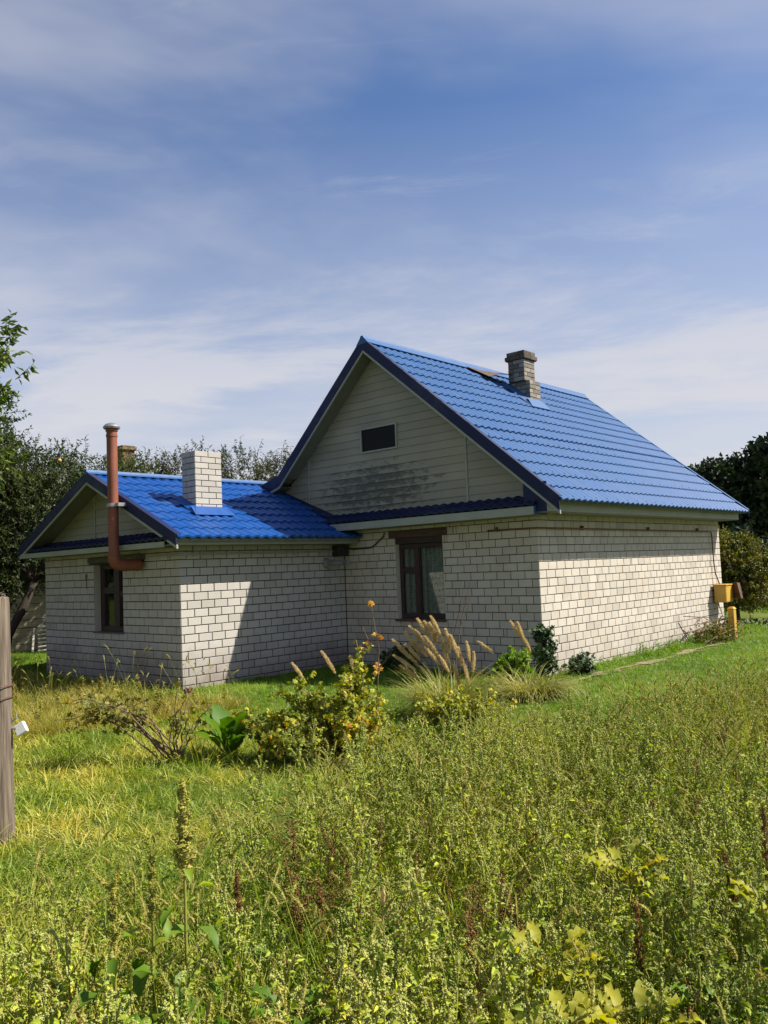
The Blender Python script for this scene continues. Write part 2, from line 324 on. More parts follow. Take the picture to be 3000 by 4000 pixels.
# worn sandy strip along the side wall and the road behind
def strip(name, pts, mat, dz=.004):
    mb = MB()
    for (a, b), (c, d) in zip(pts[:-1], pts[1:]):
        mb.poly([(a[0], a[1], float(gh(*a))+dz), (b[0], b[1], float(gh(*b))+dz), (d[0], d[1], float(gh(*d))+dz), (c[0], c[1], float(gh(*c))+dz)])
    return meta(mb.build(name, mat), kind='structure')
sp = []
for k in range(120):
    y = -1.2+k*.058; w = max(.02, .10+.06*math.sin(k*.23)+.035*math.sin(k*.71)+random.uniform(-.02, .02)-.0004*k); c = .66+.05*math.sin(k*.11)+random.uniform(-.012, .012)
    sp.append(((c-w, y), (c+w, y)))
strip('worn_path', sp, M['sand'], .012)
strip('road', [((-40, 10.9), (-40, 13.8)), ((0, 9.9), (0, 13.2)), ((40, 9.5), (40, 12.8))], M['road'], .01)

# ------------------------------------------------------------------ the house
house = empty('brick_house', (-3.2, 0, 0), 'white brick house with bright blue metal roof and lower front wing', 'house')
HI = Matrix.Translation(-Vector((-3.2, 0, 0)))
def hp(o):      # parent to the house keeping world position
    o.parent = house; o.matrix_parent_inverse = HI; return o
def part(mb, name, mat, **k): return hp(mb.build(name, mat, **k))
CK = .13
def kz(k): return 2.4-CK*k
def projpx(p):
    d = np.asarray(p)-CAM; z = d@_f
    return 1500+FOC*(d@_r2)/z, 2000-FOC*(d@_u2)/z
# --- brick courses
BRICKS = []      # (world centre xyz, width, height, rotz, style)
def course_wall(u0, u1, plane, axis, ks, style, holes=(), phase=0, bw=.26):
    """axis 'x': wall faces -y at y=plane; axis 'y': wall faces +x at x=plane"""
    for k in ks:
        zt, zb = kz(k), kz(k+1)
        off = (bw*.5 if (k+phase) % 2 else 0.)
        e = [u1]; u = u1-(off or bw)
        while u > u0+.05:
            e.append(u+random.uniform(-.006, .006)); u -= bw
            if random.random() < .03: e.append(u+bw-.06); u -= .065
        e.append(u0); e = e[::-1]
        for a, b in zip(e[:-1], e[1:]):
            segs = [(a, b)]
            for (h0, h1, k0, k1) in holes:
                if k0 <= k < k1:
                    ns = []
                    for s, t in segs:
                        if t <= h0 or s >= h1: ns.append((s, t))
                        else:
                            if s < h0-.03: ns.append((s, h0+.006))
                            if t > h1+.03: ns.append((h1-.006, t))
                    segs = ns
            for s, t in segs:
                w = t-s-.014
                if w < .025: continue
                c = (s+t)/2; dep = random.uniform(-.0025, .0015); zc = (zt+zb)/2+random.uniform(-.0012, .0012)
                if axis == 'x': BRICKS.append(((c, plane+dep, zc), w, .1165, 0., style))
                else: BRICKS.append(((plane-dep, c, zc), w, .1165, math.pi/2, style))
course_wall(-4.2, -.002, 0., 'x', range(-1, 19), 'brick', holes=[(-2.93, -1.86, 1, 12), (-3.08, -1.75, 0, 1)])
course_wall(.002, 7.63, 0., 'y', range(-1, 19), 'brick', phase=1)
course_wall(-8.66, -4.202, -3.64, 'x', range(1, 19), 'brick_annex', holes=[(-6.83, -5.87, 3, 12), (-7.0, -5.2, 2, 3)])
course_wall(-3.638, -.004, -4.2, 'y', range(1, 19), 'brick_annex', phase=1)
# chimneys: (parent name, corner bounds, courses)
def chim_ring(x0, x1, y0, y1, ztop, n, pitch, style, ph=0, gap=()):
    for k in range(n):
        zc = ztop-pitch*(k+.5); o = (k+ph) % 2
        fx = [x0, x0+.125, x1] if o else [x0, x1-.125, x1]
        fy = [y0, y0+.125, y1-.125, y1] if o else [y0, (y0+y1)/2, y1]
        if x1-x0 > .42: fx = [x0, x0+.25, x1] if o else [x0, x0+.12, x0+.37, x1]
        if y1-y0 < .5: fy = [y0, y0+.25, y1] if o else [y0, y0+.13, y1]
        j = .005 if 'old' in style else .001
        for a, b in zip(fx[:-1], fx[1:]):
            if (k, 'x', round(a, 2)) in gap: continue
            CHB.append((((a+b)/2-.001, y0+random.uniform(-j, j), zc), b-a-.011, pitch-.011, 0., style))
        for a, b in zip(fy[:-1], fy[1:]):
            CHB.append(((x1-random.uniform(-j, j), (a+b)/2+.001, zc), b-a-.011, pitch-.011, math.pi/2, style))
ALLB = [(b, None) for b in BRICKS]
CHA = (-5.07, -4.69, -2.965, -2.42)   # annex chimney x0,x1,y0,y1
CHB = []; chim_ring(*CHA, 3.84, 14, .1, 'brick_annex', 0); chA = CHB
CHB = []
chim_ring(-2.60, -2.13, 3.50, 3.92, 5.50, 9, .09, 'brick_old', 0)       # lower, wider part
chim_ring(-2.60, -2.21, 3.44, 3.86, 5.95, 5, .09, 'brick_old', 1)
chim_ring(-2.65, -2.16, 3.40, 3.91, 6.04, 1, .09, 'brick_soot', 0)
chim_ring(-2.62, -2.19, 3.43, 3.88, 6.13, 1, .09, 'brick_soot', 1, gap={(0, 'x', -2.5)})
chM = CHB
ALLB += [(b, 'A') for b in chA]+[(b, 'M') for b in chM]
mortA = MB(); mortA.box((CHA[0]+.008, CHA[2]+.008, 2.5), (CHA[1]-.008, CHA[3]-.006, 3.83)); mortA.box((CHA[0]+.06, CHA[2]+.06, 3.83), (CHA[1]-.06, CHA[3]-.06, 3.834))
chimA = part(mortA, 'chimney', M['mortar_annex']); meta(chimA, label='clean pale brick chimney on the low wing roof')
mortM = MB(); mortM.box((-2.59, 3.51, 4.6), (-2.14, 3.91, 5.49)); mortM.box((-2.59, 3.455, 5.49), (-2.22, 3.85, 5.94)); mortM.box((-2.63, 3.42, 5.94), (-2.18, 3.89, 6.03)); mortM.box((-2.60, 3.45, 6.03), (-2.21, 3.86, 6.11))
chimM = part(mortM, 'chimney', M['mortar_soot']); meta(chimM, label='crumbling sooty brick chimney by the high ridge')
# unit bricks (width .25, height .12): front quad, chamfers, sides
def brick_verts(w, h, d=.03, ch=.004, jit=.0012):
    P = []
    for (sx, sz) in ((-1, -1), (1, -1), (1, 1), (-1, 1)): P.append((sx*w/2, d, sz*h/2))
    for (sx, sz) in ((-1, -1), (1, -1), (1, 1), (-1, 1)): P.append((sx*w/2, ch, sz*h/2))
    for (sx, sz) in ((-1, -1), (1, -1), (1, 1), (-1, 1)): P.append((sx*(w/2-ch)+random.uniform(-jit, jit), random.uniform(0, jit), sz*(h/2-ch)+random.uniform(-jit, jit)))
    return np.array(P)
BF = np.array([(8, 9, 10, 11), (4, 5, 9, 8), (5, 6, 10, 9), (6, 7, 11, 10), (7, 4, 8, 11), (0, 1, 5, 4), (1, 2, 6, 5), (2, 3, 7, 6), (3, 0, 4, 7)])
areas = []
for (b, w_) in ALLB:
    (c, w, h, rz, st) = b; c = np.array(c); t = np.array([math.cos(rz), math.sin(rz), 0])*w/2; z = np.array([0, 0, h/2])
    q = [projpx(c+s*t+v*z) for s, v in ((-1, -1), (1, -1), (1, 1), (-1, 1))]
    ar = .5*abs(sum(q[i][0]*q[(i+1) % 4][1]-q[(i+1) % 4][0]*q[i][1] for i in range(4)))
    if c[2] < .12: ar *= .3
    if w_ is None and c[2] > 2.4 and st == 'brick': ar *= .4
    if w_ is None and c[2] > 2.15 and st != 'brick': ar *= .4
    if w_ == 'A' and c[2] < 2.8: ar *= .1
    if w_ == 'M' and c[2] < 4.9: ar *= .1
    areas.append(ar)
order = np.argsort(-np.array(areas)); chosen = set(order[:300].tolist())
unit = {}
def unit_mesh(st, w, h):
    key = (st, round(h, 3)); 
    if key not in unit:
        unit[key] = [npmesh('brick', brick_verts(.25, h, jit=.004 if st[-3:] in ('old', 'oot') else (.0022 if st == 'brick' else .001), ch=.006 if st[-3:] in ('old', 'oot') else .0035), [BF], M[st]) for _ in range(6)]
    return random.choice(unit[key])
rest = {}
for i, (b, w_) in enumerate(ALLB):
    (c, w, h, rz, st) = b
    if i in chosen:
        o = bpy.data.objects.new('brick', unit_mesh(st, w, h)); C.objects.link(o)
        par = house if w_ is None else (chimA if w_ == 'A' else chimM)
        o.parent = par
        if w_ is None: o.matrix_parent_inverse = HI
        o.location = c; o.rotation_euler = (random.uniform(-.004, .004), random.uniform(-.006, .006) if st != 'brick_annex' else 0, rz); o.scale = (w/.25, 1, 1)
        if w_ is not None: o.matrix_parent_inverse = Matrix.Identity(4)
    else:
        P = brick_verts(w, h, jit=.004 if st[-3:] in ('old', 'oot') else (.0022 if st == 'brick' else .001), ch=.006 if st[-3:] in ('old', 'oot') else .0035)
        cz, sz = math.cos(rz), math.sin(rz)
        Q = np.stack([P[:, 0]*cz-P[:, 1]*sz, P[:, 0]*sz+P[:, 1]*cz, P[:, 2]], -1)+np.array(c)
        rest.setdefault('all', []).append((Q, st))
mats = ['brick', 'brick_annex', 'brick_old', 'brick_soot']
V = np.concatenate([q for q, _ in rest['all']]); n = len(rest['all'])
F = np.concatenate([BF+12*i for i in range(n)]); mi = np.concatenate([np.full(9, mats.index(s)) for _, s in rest['all']])
o = hp(obj('brickwork', npmesh('brickwork', V, [F], [M[m] for m in mats], mi=mi))); o['kind'] = 'stuff'
# chimneys are children of the house with inverse; their children use chimney local = world
# --- wall cores (mortar) with the window openings
def wall_front(x0, x1, y, th, z1, hole, mat, name='wall'):
    mb = MB(); a, b, zb, zt = hole
    mb.box((x0, y, 0), (a, y+th, z1)); mb.box((b, y, 0), (x1, y+th, z1)); mb.box((a, y, 0), (b, y+th, zb)); mb.box((a, y, zt), (b, y+th, z1))
    return part(mb, name, mat)
wall_front(-4.2, -.01, .01, .28, 2.52, (-2.93, -1.86, kz(12), kz(1)), M['mortar'])
mb = MB(); mb.box((-.29, .29, 0), (-.01, 7.62, 2.52)); part(mb, 'wall', M['mortar'])
mb = MB(); mb.box((-6.4, 7.35, 0), (-.29, 7.62, 2.52)); part(mb, 'wall', M['mortar'])
mb = MB(); mb.box((-6.4, .0, 0), (-6.15, 7.35, 3.29)); part(mb, 'wall', M['mortar'])
mb = MB(); mb.box((-6.15, .01, 0), (-4.2, .25, 2.7)); part(mb, 'wall', M['mortar'])
wall_front(-8.65, -4.21, -3.63, .28, 2.28, (-6.83, -5.87, kz(12), kz(3)), M['mortar_annex'])
mb = MB(); mb.box((-4.49, -3.35, 0), (-4.21, -.01, 2.28)); part(mb, 'wall', M['mortar_annex'])
mb = MB(); mb.box((-8.4, -.25, 0), (-6.4, -.02, 2.9)); part(mb, 'wall', M['mortar_annex'])
mb = MB(); mb.box((-8.65, -3.35, 0), (-8.4, 0, 2.28)); part(mb, 'wall', M['mortar_annex'])
# --- window reveals and windows
def window(name, x0, x1, z0, z1, yface, dep, mull, tz, tz2, pad, revmat, label):
    w = hp(obj(name, None)) if False else None
    mb = MB()
    # plastered reveal cheeks
    mb.box((x0, yface+.012, z0), (x0+.008, yface+dep+.07, z1)); mb.box((x1-.008, yface+.012, z0), (x1, yface+dep+.07, z1))
    part(mb, 'window_reveal', revmat)
    fr = MB(); yf = yface+dep; t = .06; x0 += .009; x1 -= .009; z0 += .003; z1 -= .003
    fr.box((x0, yf, z0), (x1, yf+t, z0+.075)); fr.box((x0, yf, z1-.06), (x1, yf+t, z1))
    fr.box((x0, yf, z0+.075), (x0+pad, yf+t, z1-.06)); fr.box((x1-pad*.6, yf, z0+.075), (x1, yf+t, z1-.06))
    m0, m1 = mull; fr.box((m0, yf-.008, z0+.075), (m1, yf+t, z1-.06))
    root = part(fr, 'window', M['wood_dark'], bevel=.004); root['label'] = label
    s = MB(); s.box((x0+pad, yf+.006, tz), (m0, yf+t-.006, tz+.065))
    if tz2: s.box((m1, yf+.006, tz2), (x1-pad*.6, yf+t-.006, tz2+.06))
    # thin inner sash rails
    for a, b, zz0, zz1 in ((x0+pad, m0, z0+.075, tz), (x0+pad, m0, tz+.065, z1-.06), (m1, x1-pad*.6, z0+.075, (tz2 or z1-.06)))+(((m1, x1-pad*.6, tz2+.06, z1-.06),) if tz2 else ()):
        e = .018
        s.box((a, yf+.012, zz0), (a+e, yf+.045, zz1)); s.box((b-e, yf+.012, zz0), (b, yf+.045, zz1)); s.box((a+e, yf+.012, zz0), (b-e, yf+.045, zz0+e)); s.box((a+e, yf+.012, zz1-e), (b-e, yf+.045, zz1))
        g = MB(); g.box((a+e*.5, yf+.026, zz0+e*.5), (b-e*.5, yf+.030, zz1-e*.5)); ch(g.build('pane', M['glass']), root)
    ch(s.build('sash', M['wood_dark']), root)
    cu = MB(); nseg = 80; x0 -= .25; W = x1+.1-x0
    for i in range(nseg):
        a = x0+W*i/nseg; b = x0+W*(i+1)/nseg
        ya = yf+.12+.022*math.sin(i*1.15)+.01*math.sin(i*.37); yb = yf+.12+.022*math.sin((i+1)*1.15)+.01*math.sin((i+1)*.37)
        cu.poly([(a, ya, z0), (b, yb, z0), (b, yb, z1), (a, ya, z1)])
    ch(cu.build('curtain', M['lace'], smooth=True), root)
    x0 += .25; dr = MB()
    for a, b in ((x0+pad, x0+pad+.09), (m1, m1+.085)): dr.box((a, yf+.075, z0), (b, yf+.083, z1))
    ch(dr.build('curtain', M['curtain']), root)
    dk = MB(); dk.box((x0-.3, yf+.6, z0-.3), (x1+.3, yf+.62, z1+.2)); part(dk, 'wall', M['room_dark'])  # dark sheet added behind the panes, stands in for the shade of the room
    return root
def ch(o, par):
    o.parent = par; o.matrix_parent_inverse = Matrix.Identity(4); return o
window('window', -2.93, -1.86, kz(12), 2.16, 0, .10, (-2.57, -2.47), 1.66, None, .055, M['brick'], 'larger dark brown window with lace curtain in the gable wall')
window('window', -6.83, -5.87, kz(12), kz(3), -3.64, .12, (-6.36, -6.18), 1.52, 1.46, .10, M['brick_annex'], 'narrow dark window of the low wing behind the orange pipe')
mb = MB(); mb.box((-3.07, -.006, kz(1)+.004), (-1.76, .2, kz(0)-.004)); part(mb, 'lintel', M['wood_beam'], bevel=.006)
mb = MB(); mb.box((-2.925, .055, 2.163), (-1.865, .2, kz(1)-.001)); part(mb, 'lintel', M['wood_dark'])
mb = MB(); mb.box((-2.97, -.03, kz(12)-.035), (-1.84, .10, kz(12)+.004)); part(mb, 'window_sill', M['wood_beam'], bevel=.004)
mb = MB(); mb.beam((-7.02, -3.66, 2.035), (-5.15, -3.66, 2.05), (0, .04, 0), (0, 0, .085)); mb.beam((-6.98, -3.665, 2.122), (-5.3, -3.665, 2.135), (0, .03, 0), (0, 0, .018)); part(mb, 'lintel', M['beam_grey'], bevel=.006)
mb = MB(); mb.box((-6.86, -3.66, kz(12)-.02), (-5.85, -3.52, kz(12)+.003)); part(mb, 'window_sill', M['beam_grey'])

# smear of mortar on the front of the wing and a rust streak on the sunny corner
mb = MB(); mb.v = []; n_ = 14
mb.poly([(-7.085+.036*math.cos(a)*(1+.15*math.sin(3*a)), -3.6445, 1.80+.06*math.sin(a)) for a in [2*math.pi*k/n_ for k in range(n_)]]); mb.poly([(-7.10, -3.6445, 1.75), (-7.065, -3.6445, 1.75), (-7.062, -3.6445, 1.60), (-7.085, -3.6445, 1.585)]); part(mb, 'mortar_smear', M['mortar'])
# --- gables
APX, APZ, SL = -3.2, 5.85, (5.85-2.66)/3.82
def zr(x): return APZ-SL*(x-APX)
KX, KZ, EXL, EZL = -5.6, 3.61, -6.45, 3.36
SLL = (APZ-KZ)/(APX-KX)
def zl(x): return APZ-SLL*(APX-x) if x > KX else KZ-(KX-x)*(KZ-EZL)/(KX-EXL)
AX, AZ_, AS = -6.33, 3.54, .46
def az(x): return AZ_-AS*abs(x-AX)
def clip(poly, a, b, c):
    """keep a*x+b*z<=c"""
    out = []
    for i in range(len(poly)):
        p, q = poly[i], poly[(i+1) % len(poly)]; dp = a*p[0]+b*p[1]-c; dq = a*q[0]+b*q[1]-c
        if dp <= 0: out.append(p)
        if (dp < 0 < dq) or (dq < 0 < dp):
            s = dp/(dp-dq); out.append((p[0]+(q[0]-p[0])*s, p[1]+(q[1]-p[1])*s))
    return out
def board(poly, y0, zb, zt, mat=None):
    """a lapped board: bottom edge proud of the top edge"""
    def Y(z): return y0-.008-.014*(1-(z-zb)/(zt-zb))
    fr = [(x, Y(z), z) for x, z in poly]; bk = [(x, y0+.004, z) for x, z in poly]; n = len(poly)
    mb = MB(); mb.v = fr+bk; mb.f = [tuple(range(n)), tuple(range(2*n-1, n-1, -1))]+[(i, n+i, n+(i+1) % n, (i+1) % n) for i in range(n)]; mb.m = [0]*len(mb.f)
    return part(mb, 'siding_board', mat or M['siding'])
BH = .14
def siding(secs, zbase, ztop, y0, hole=None):
    for (xa, xb, planes) in secs:
        z = zbase
        while z < ztop:
            boxes = [(xa, xb, z+.001, z+BH)]
            if hole:
                hx0, hx1, hz0, hz1 = hole
                if xa < hx0 < xb and z+BH > hz0+.002 and z < hz1-.002:
                    boxes = [(xa, hx0, z+.001, z+BH), (hx1, xb, z+.001, z+BH)]
                    if z < hz0: boxes.append((hx0, hx1, z+.001, hz0))
                    if z+BH > hz1: boxes.append((hx0, hx1, hz1, z+BH))
            for (a, b, c, d) in boxes:
                P = [(a, c), (b, c), (b, d), (a, d)]
                for pl in planes: 
                    if P: P = clip(P, *pl)
                if len(P) >= 3:
                    ar = abs(sum(P[i][0]*P[(i+1) % len(P)][1]-P[(i+1) % len(P)][0]*P[i][1] for i in range(len(P))))/2
                    if ar > .002: board(P, y0, z, z+BH)
            z += BH
dz = .13
pr = (SL, 1, APZ-dz+SL*APX); pl1 = (-SLL, 1, APZ-dz-SLL*APX)
sk = (KZ-EZL)/(KX-EXL); pl2 = (-sk, 1, KZ-dz-sk*KX); pf = (-AS, -1, -(AZ_+.03)-AS*AX)     # stay above the wing roof
siding([(-1.25, -.0, [pr]), (-5.055, -1.28, [pr, pl1, pf]), (-5.6, -5.085, [pl1, pf]), (-6.4, -5.6, [pl2, pf])], 2.75, 5.75, -.004, hole=(-3.64, -2.75, 3.87, 4.33))
mb = MB()
mb.box((-1.283, -.034, 2.75), (-1.247, -.004, zr(-1.265)-dz)); part(mb, 'corner_trim', M['cream'])
mb = MB(); mb.box((-5.088, -.034, az(-5.07)+.03), (-5.052, -.004, zl(-5.07)-dz)); part(mb, 'corner_trim', M['cream'])
# backing
mb = MB(); mb.box((-4.2, .005, 2.52), (-.02, .09, 2.705)); part(mb, 'wall', M['wood_dark'])
mb = MB(); mb.extrude([(-6.4, .0, 2.7), (0, .0, 2.7), (0, .0, zr(0)-.06), (APX, .0, APZ-.08), (KX, .0, KZ-.06), (-6.4, .0, zl(-6.4)-.06)], (0, .1, 0)); part(mb, 'wall', M['wood_dark'])
mb = MB(); mb.extrude([(-6.4, 7.55, 2.4), (0, 7.55, 2.4), (0, 7.55, zr(0)-.06), (APX, 7.55, APZ-.08), (KX, 7.55, KZ-.06), (-6.4, 7.55, zl(-6.4)-.06)], (0, .08, 0)); part(mb, 'wall', M['cream'])
siding([(-8.5, -6.725, [(AS, 1, AZ_-.13+AS*AX), (-AS, 1, AZ_-.13-AS*AX)]), (-6.695, -4.3, [(AS, 1, AZ_-.13+AS*AX), (-AS, 1, AZ_-.13-AS*AX)])], 2.42, 3.5, -3.644)
mb = MB(); mb.box((-6.722, -3.672, 2.43), (-6.698, -3.644, az(-6.7)-.14)); part(mb, 'corner_trim', M['cream'])
mb = MB(); mb.extrude([(-8.65, -3.64, 2.3), (-4.21, -3.64, 2.3), (-4.21, -3.64, az(-4.21)-.05), (AX, -3.64, AZ_-.06), (-8.65, -3.64, az(-8.65)-.05)], (0, .08, 0)); part(mb, 'wall', M['wood_dark'])
# attic window
mb = MB(); a, b, c, d = -3.64, -2.75, 3.87, 4.33; y = -.045
mb.box((a, y, c), (b, -.002, c+.028)); mb.box((a, y, d-.028), (b, -.002, d)); mb.box((a, y, c+.028), (a+.028, -.002, d-.028)); mb.box((b-.028, y, c+.028), (b, -.002, d-.028))
gw = part(mb, 'attic_window', M['cream'])
mb = MB(); mb.box((a+.026, -.018, c+.026), (b-.026, -.006, d-.026)); ch(mb.build('pane', M['dark_glass']), gw)

# --- roofs
def tile_sheet(name, P0, U, Vd, Lu, Lv, mat, pitch=.35, wave=.183, amp=.030, step=.027, spw=10, u_off=0., first=None):
    P0, U, Vd = Vector(P0), Vector(U).normalized(), Vector(Vd).normalized(); Nn = U.cross(Vd)
    if Nn.z < 0: Nn = -Nn
    nu = int(Lu/wave*spw)+1; us = np.linspace(0, Lu, nu)
    # rounded trough / crest profile
    ph = (us+u_off)/wave*2*np.pi; w = amp*(.5+.5*np.cos(ph)); w = amp*np.power(w/amp, .85)
    nr = int(math.ceil(Lv/pitch)); rows = []; v0 = 0; start = (Lv-(nr-1)*pitch)
    edges = [0]+[start+pitch*i for i in range(nr)]
    for a, b in zip(edges[:-1], edges[1:]):
        L_ = b-a; f0 = 1-L_/pitch
        rows += [(a, step*f0, 0), ((a+b)/2, step*(f0+1)/2, 0), (b-.004, step, 0), (b, step*.45, 1)]
    Vs = []; F = []
    base = np.array(P0); u_ = np.array(U); v_ = np.array(Vd); n_ = np.array(Nn)
    for (v, h, kind) in rows:
        Vs.append(base+np.outer(us, u_)+v_*v+np.outer(w+h, n_))
    # last lip
    Vs.append(base+np.outer(us, u_)+v_*(Lv)+np.outer(w-.012, n_))
    nr_ = len(Vs); V = np.concatenate(Vs); i, j = np.meshgrid(np.arange(nr_-1), np.arange(nu-1), indexing='ij'); a = (i*nu+j).ravel()
    F = np.stack([a, a+nu, a+nu+1, a+1], -1)
    if Nn.dot(U.cross(Vd)) > 0: F = F[:, ::-1]
    me = npmesh(name, V, [F[:, ::-1]], mat, True)
    try: me.set_sharp_from_angle(angle=R(24))
    except Exception: pass
    o = hp(obj(name, me)); return o
lenR = math.hypot(3.82, APZ-2.66)
Y0, Y1 = -.35, 7.80
cs_, sn_ = 3.82/lenR, (APZ-2.66)/lenR
tile_sheet('roof_sheet', (APX, Y0, APZ-.01), (0, 1, 0), (3.82, 0, -(APZ-2.66)), Y1-Y0, 2.92, M['blue'])
tile_sheet('roof_sheet', (APX+2.80*cs_, Y0, APZ-.026-2.80*sn_), (0, 1, 0), (3.82, 0, -(APZ-2.66)), Y1-Y0, lenR-2.80, M['blue'])
tile_sheet('roof_sheet', (APX, Y0, APZ-.01), (0, 1, 0), (KX-APX, 0, KZ-APZ), Y1-Y0, math.hypot(KX-APX, APZ-KZ), M['blue'])
tile_sheet('roof_sheet', (KX+.02, Y0, KZ-.01), (0, 1, 0), (EXL-KX, 0, EZL-KZ), Y1-Y0, math.hypot(EXL-KX, KZ-EZL), M['blue'])
AY0, AY1 = -4.02, -.03
lenA = 2.63*math.hypot(1, AS)
tile_sheet('roof_sheet', (AX, AY0, AZ_-.01), (0, 1, 0), (1, 0, -AS), AY1-AY0, lenA, M['blue_annex'], pitch=.35, wave=.19)
tile_sheet('roof_sheet', (AX, AY0, AZ_-.01), (0, 1, 0), (-1, 0, -AS), AY1-AY0, lenA, M['blue_annex'])
# pent roofs over the gable walls
tile_sheet('pent_roof', (-4.45, -.03, 2.755), (1, 0, 0), (0, -.38, -.16), 4.68, .41, M['blue_shade'], pitch=.3, u_off=.05)
tile_sheet('pent_roof', (-8.55, -3.67, 2.43), (1, 0, 0), (0, -.37, -.13), 4.62, .39, M['blue_shade'], pitch=.3, u_off=.05)
# roof decks (timber under the metal)
def deck(pts, y0, y1, th, mat):
    mb = MB()
    for (xa, za), (xb, zb) in zip(pts[:-1], pts[1:]): mb.extrude([(xa, y0, za), (xb, y0, zb), (xb, y0, zb-th), (xa, y0, za-th)], (0, y1-y0, 0))
    part(mb, 'roof_deck', mat)
deck([(APX, APZ-.03), (.56, zr(.56)-.03)], Y0+.01, Y1-.02, .06, M['soffit']); deck([(APX, APZ-.03), (KX, KZ-.03), (EXL+.04, EZL-.03)], Y0+.01, Y1-.02, .06, M['soffit'])
deck([(AX, AZ_-.03), (AX+2.58, az(AX+2.58)-.03)], AY0+.01, AY1, .05, M['soffit']); deck([(AX, AZ_-.03), (AX-2.53, az(AX-2.53)-.03)], AY0+.01, AY1, .05, M['soffit'])
# rake trims: blue metal cover plus pale barge board below
def rake(p, q, yf, back=.10, h=.17, top=.045, pale=True, depth=.34, mat=None):
    mb = MB(); a, b = Vector(p), Vector(q)
    mb.beam((a.x, yf, a.z+top), (b.x, yf, b.z+top), (0, -.012, 0), (0, 0, -(h+top))); mb.beam((a.x, yf-.012, a.z+top), (b.x, yf-.012, b.z+top), (0, back, 0), (0, 0, .008))
    part(mb, 'rake_trim', mat or M['blue_shade'])
    if pale:
        mb = MB(); mb.beam((a.x, yf-.002, a.z-h-.0), (b.x, yf-.002, b.z-h-.0), (0, .03, 0), (0, 0, -.05)); part(mb, 'barge_board', M['cream'])
        e = a.lerp(b, .93)
        mb = MB(); mb.beam((a.x, yf+.028, a.z-h-.02), (e.x, yf+.028, e.z-h-.02), (0, depth-.03, 0), (0, 0, .012)); part(mb, 'soffit', M['soffit'])
rake((APX, 0, APZ), (.62, 0, 2.66), Y0); rake((APX, 0, APZ), (KX, 0, KZ), Y0); rake((KX, 0, KZ), (EXL, 0, EZL), Y0)
rake((APX, 0, APZ), (.62, 0, 2.66), Y1+.012, back=.012, h=.10, pale=False); rake((APX, 0, APZ+.0), (KX, 0, KZ), Y1+.012, back=.012, h=.10, pale=False)
mb = MB(); mb.beam((APX, Y1-.08, APZ+.045), (.63, Y1-.08, 2.66+.045), (0, .092, 0), (0, 0, .008)); part(mb, 'rake_trim', M['blue'])
rake((AX, 0, AZ_), (AX+2.63, 0, az(AX+2.63)), AY0, depth=.36, h=.12); rake((AX, 0, AZ_), (AX-2.58, 0, az(AX-2.58)), AY0, depth=.36, h=.12)
# screw heads in the wave troughs
def screws(P0, U, Vd, Lu, Lv, wave, rows, mat, pitch=.35):
    P0, U, Vd = Vector(P0), Vector(U).normalized(), Vector(Vd).normalized(); Nn = U.cross(Vd); Nn = Nn if Nn.z > 0 else -Nn; mb = MB(); start = Lv-int(Lv/pitch)*pitch
    for rr in rows:
        u = wave*.5+(wave if rr % 2 else 0)
        while u < Lu:
            c = P0+U*u+Vd*(Lv-pitch*rr-.06)+Nn*.022; mb.tube([tuple(c), tuple(c+Nn*.008)], [.011, .009], 6); u += wave*2
    o = part(mb, 'screws', mat); o['kind'] = 'stuff'
screws((AX, AY0, AZ_), (0, 1, 0), (1, 0, -AS), 3.9, lenA, .19, [0, 2, 4, 6], M['blue_shade'])
screws((APX, Y0, APZ), (0, 1, 0), (3.82, 0, -(APZ-2.66)), 8.1, lenR, .183, [0, 2, 5, 8, 11], M['blue_shade'])
# ridge caps
def ridge(x, z, y0, y1, sr, sl, mat, w=.14):
    mb = MB(); t = .066
    prof = [(x-w, z-w*sl+t), (x-.045, z-.03+t+.012), (x-.03, z+t+.02), (x+.03, z+t+.02), (x+.045, z-.03+t+.012), (x+w, z-w*sr+t), (x+w, z-w*sr+t-.006), (x-w, z-w*sl+t-.006)]
    mb.extrude([(a, y0, b) for a, b in prof], (0, y1-y0, 0)); part(mb, 'ridge_cap', mat)
ridge(APX, APZ, Y0-.015, Y1+.015, SL, SLL, M['blue']); ridge(AX, AZ_, AY0-.015, -.02, AS, AS, M['blue'], w=.11)
# valley flashing where the wing roof meets the gable
mb = MB(); mb.beam((-6.45, -.05, az(-6.45)+.03), (-4.4, -.05, az(-4.4)+.05), (0, .04, 0), (0, 0, .09)); mb.beam((-6.45, -.16, az(-6.45)+.045), (-4.4, -.16, az(-4.4)+.045), (0, .12, 0), (0, 0, .006)); part(mb, 'flashing', M['blue_shade'])
# fascias and soffits
mb = MB(); mb.box((.40, Y0+.01, 2.50), (.42, 7.72, 2.80)); part(mb, 'fascia', M['cream'])
mb = MB(); mb.box((-.0, Y0+.02, 2.49), (.40, 7.71, 2.502)); part(mb, 'soffit', M['soffit'])
mb = MB(); mb.box((.0, Y0+.012, 2.5), (.40, Y0+.03, 2.95)); part(mb, 'fascia', M['blue_shade'])
mb = MB(); mb.extrude([(.02, 7.70, 2.5), (.40, 7.70, 2.5), (.40, 7.70, 2.79), (.02, 7.70, 3.1)], (0, .012, 0)); part(mb, 'fascia', M['white'])
mb = MB(); mb.box((-4.30, -.400, 2.46), (.20, -.380, 2.585)); part(mb, 'fascia', M['cream'])
mb = MB(); mb.box((-4.30, -.364, 2.455), (.20, -.003, 2.467)); part(mb, 'soffit', M['soffit'])
mb = MB(); mb.extrude([(.2, -.385, 2.46), (.2, -.03, 2.46), (.2, -.03, 2.74), (.2, -.385, 2.59)], (.008, 0, 0)); part(mb, 'fascia', M['blue'])
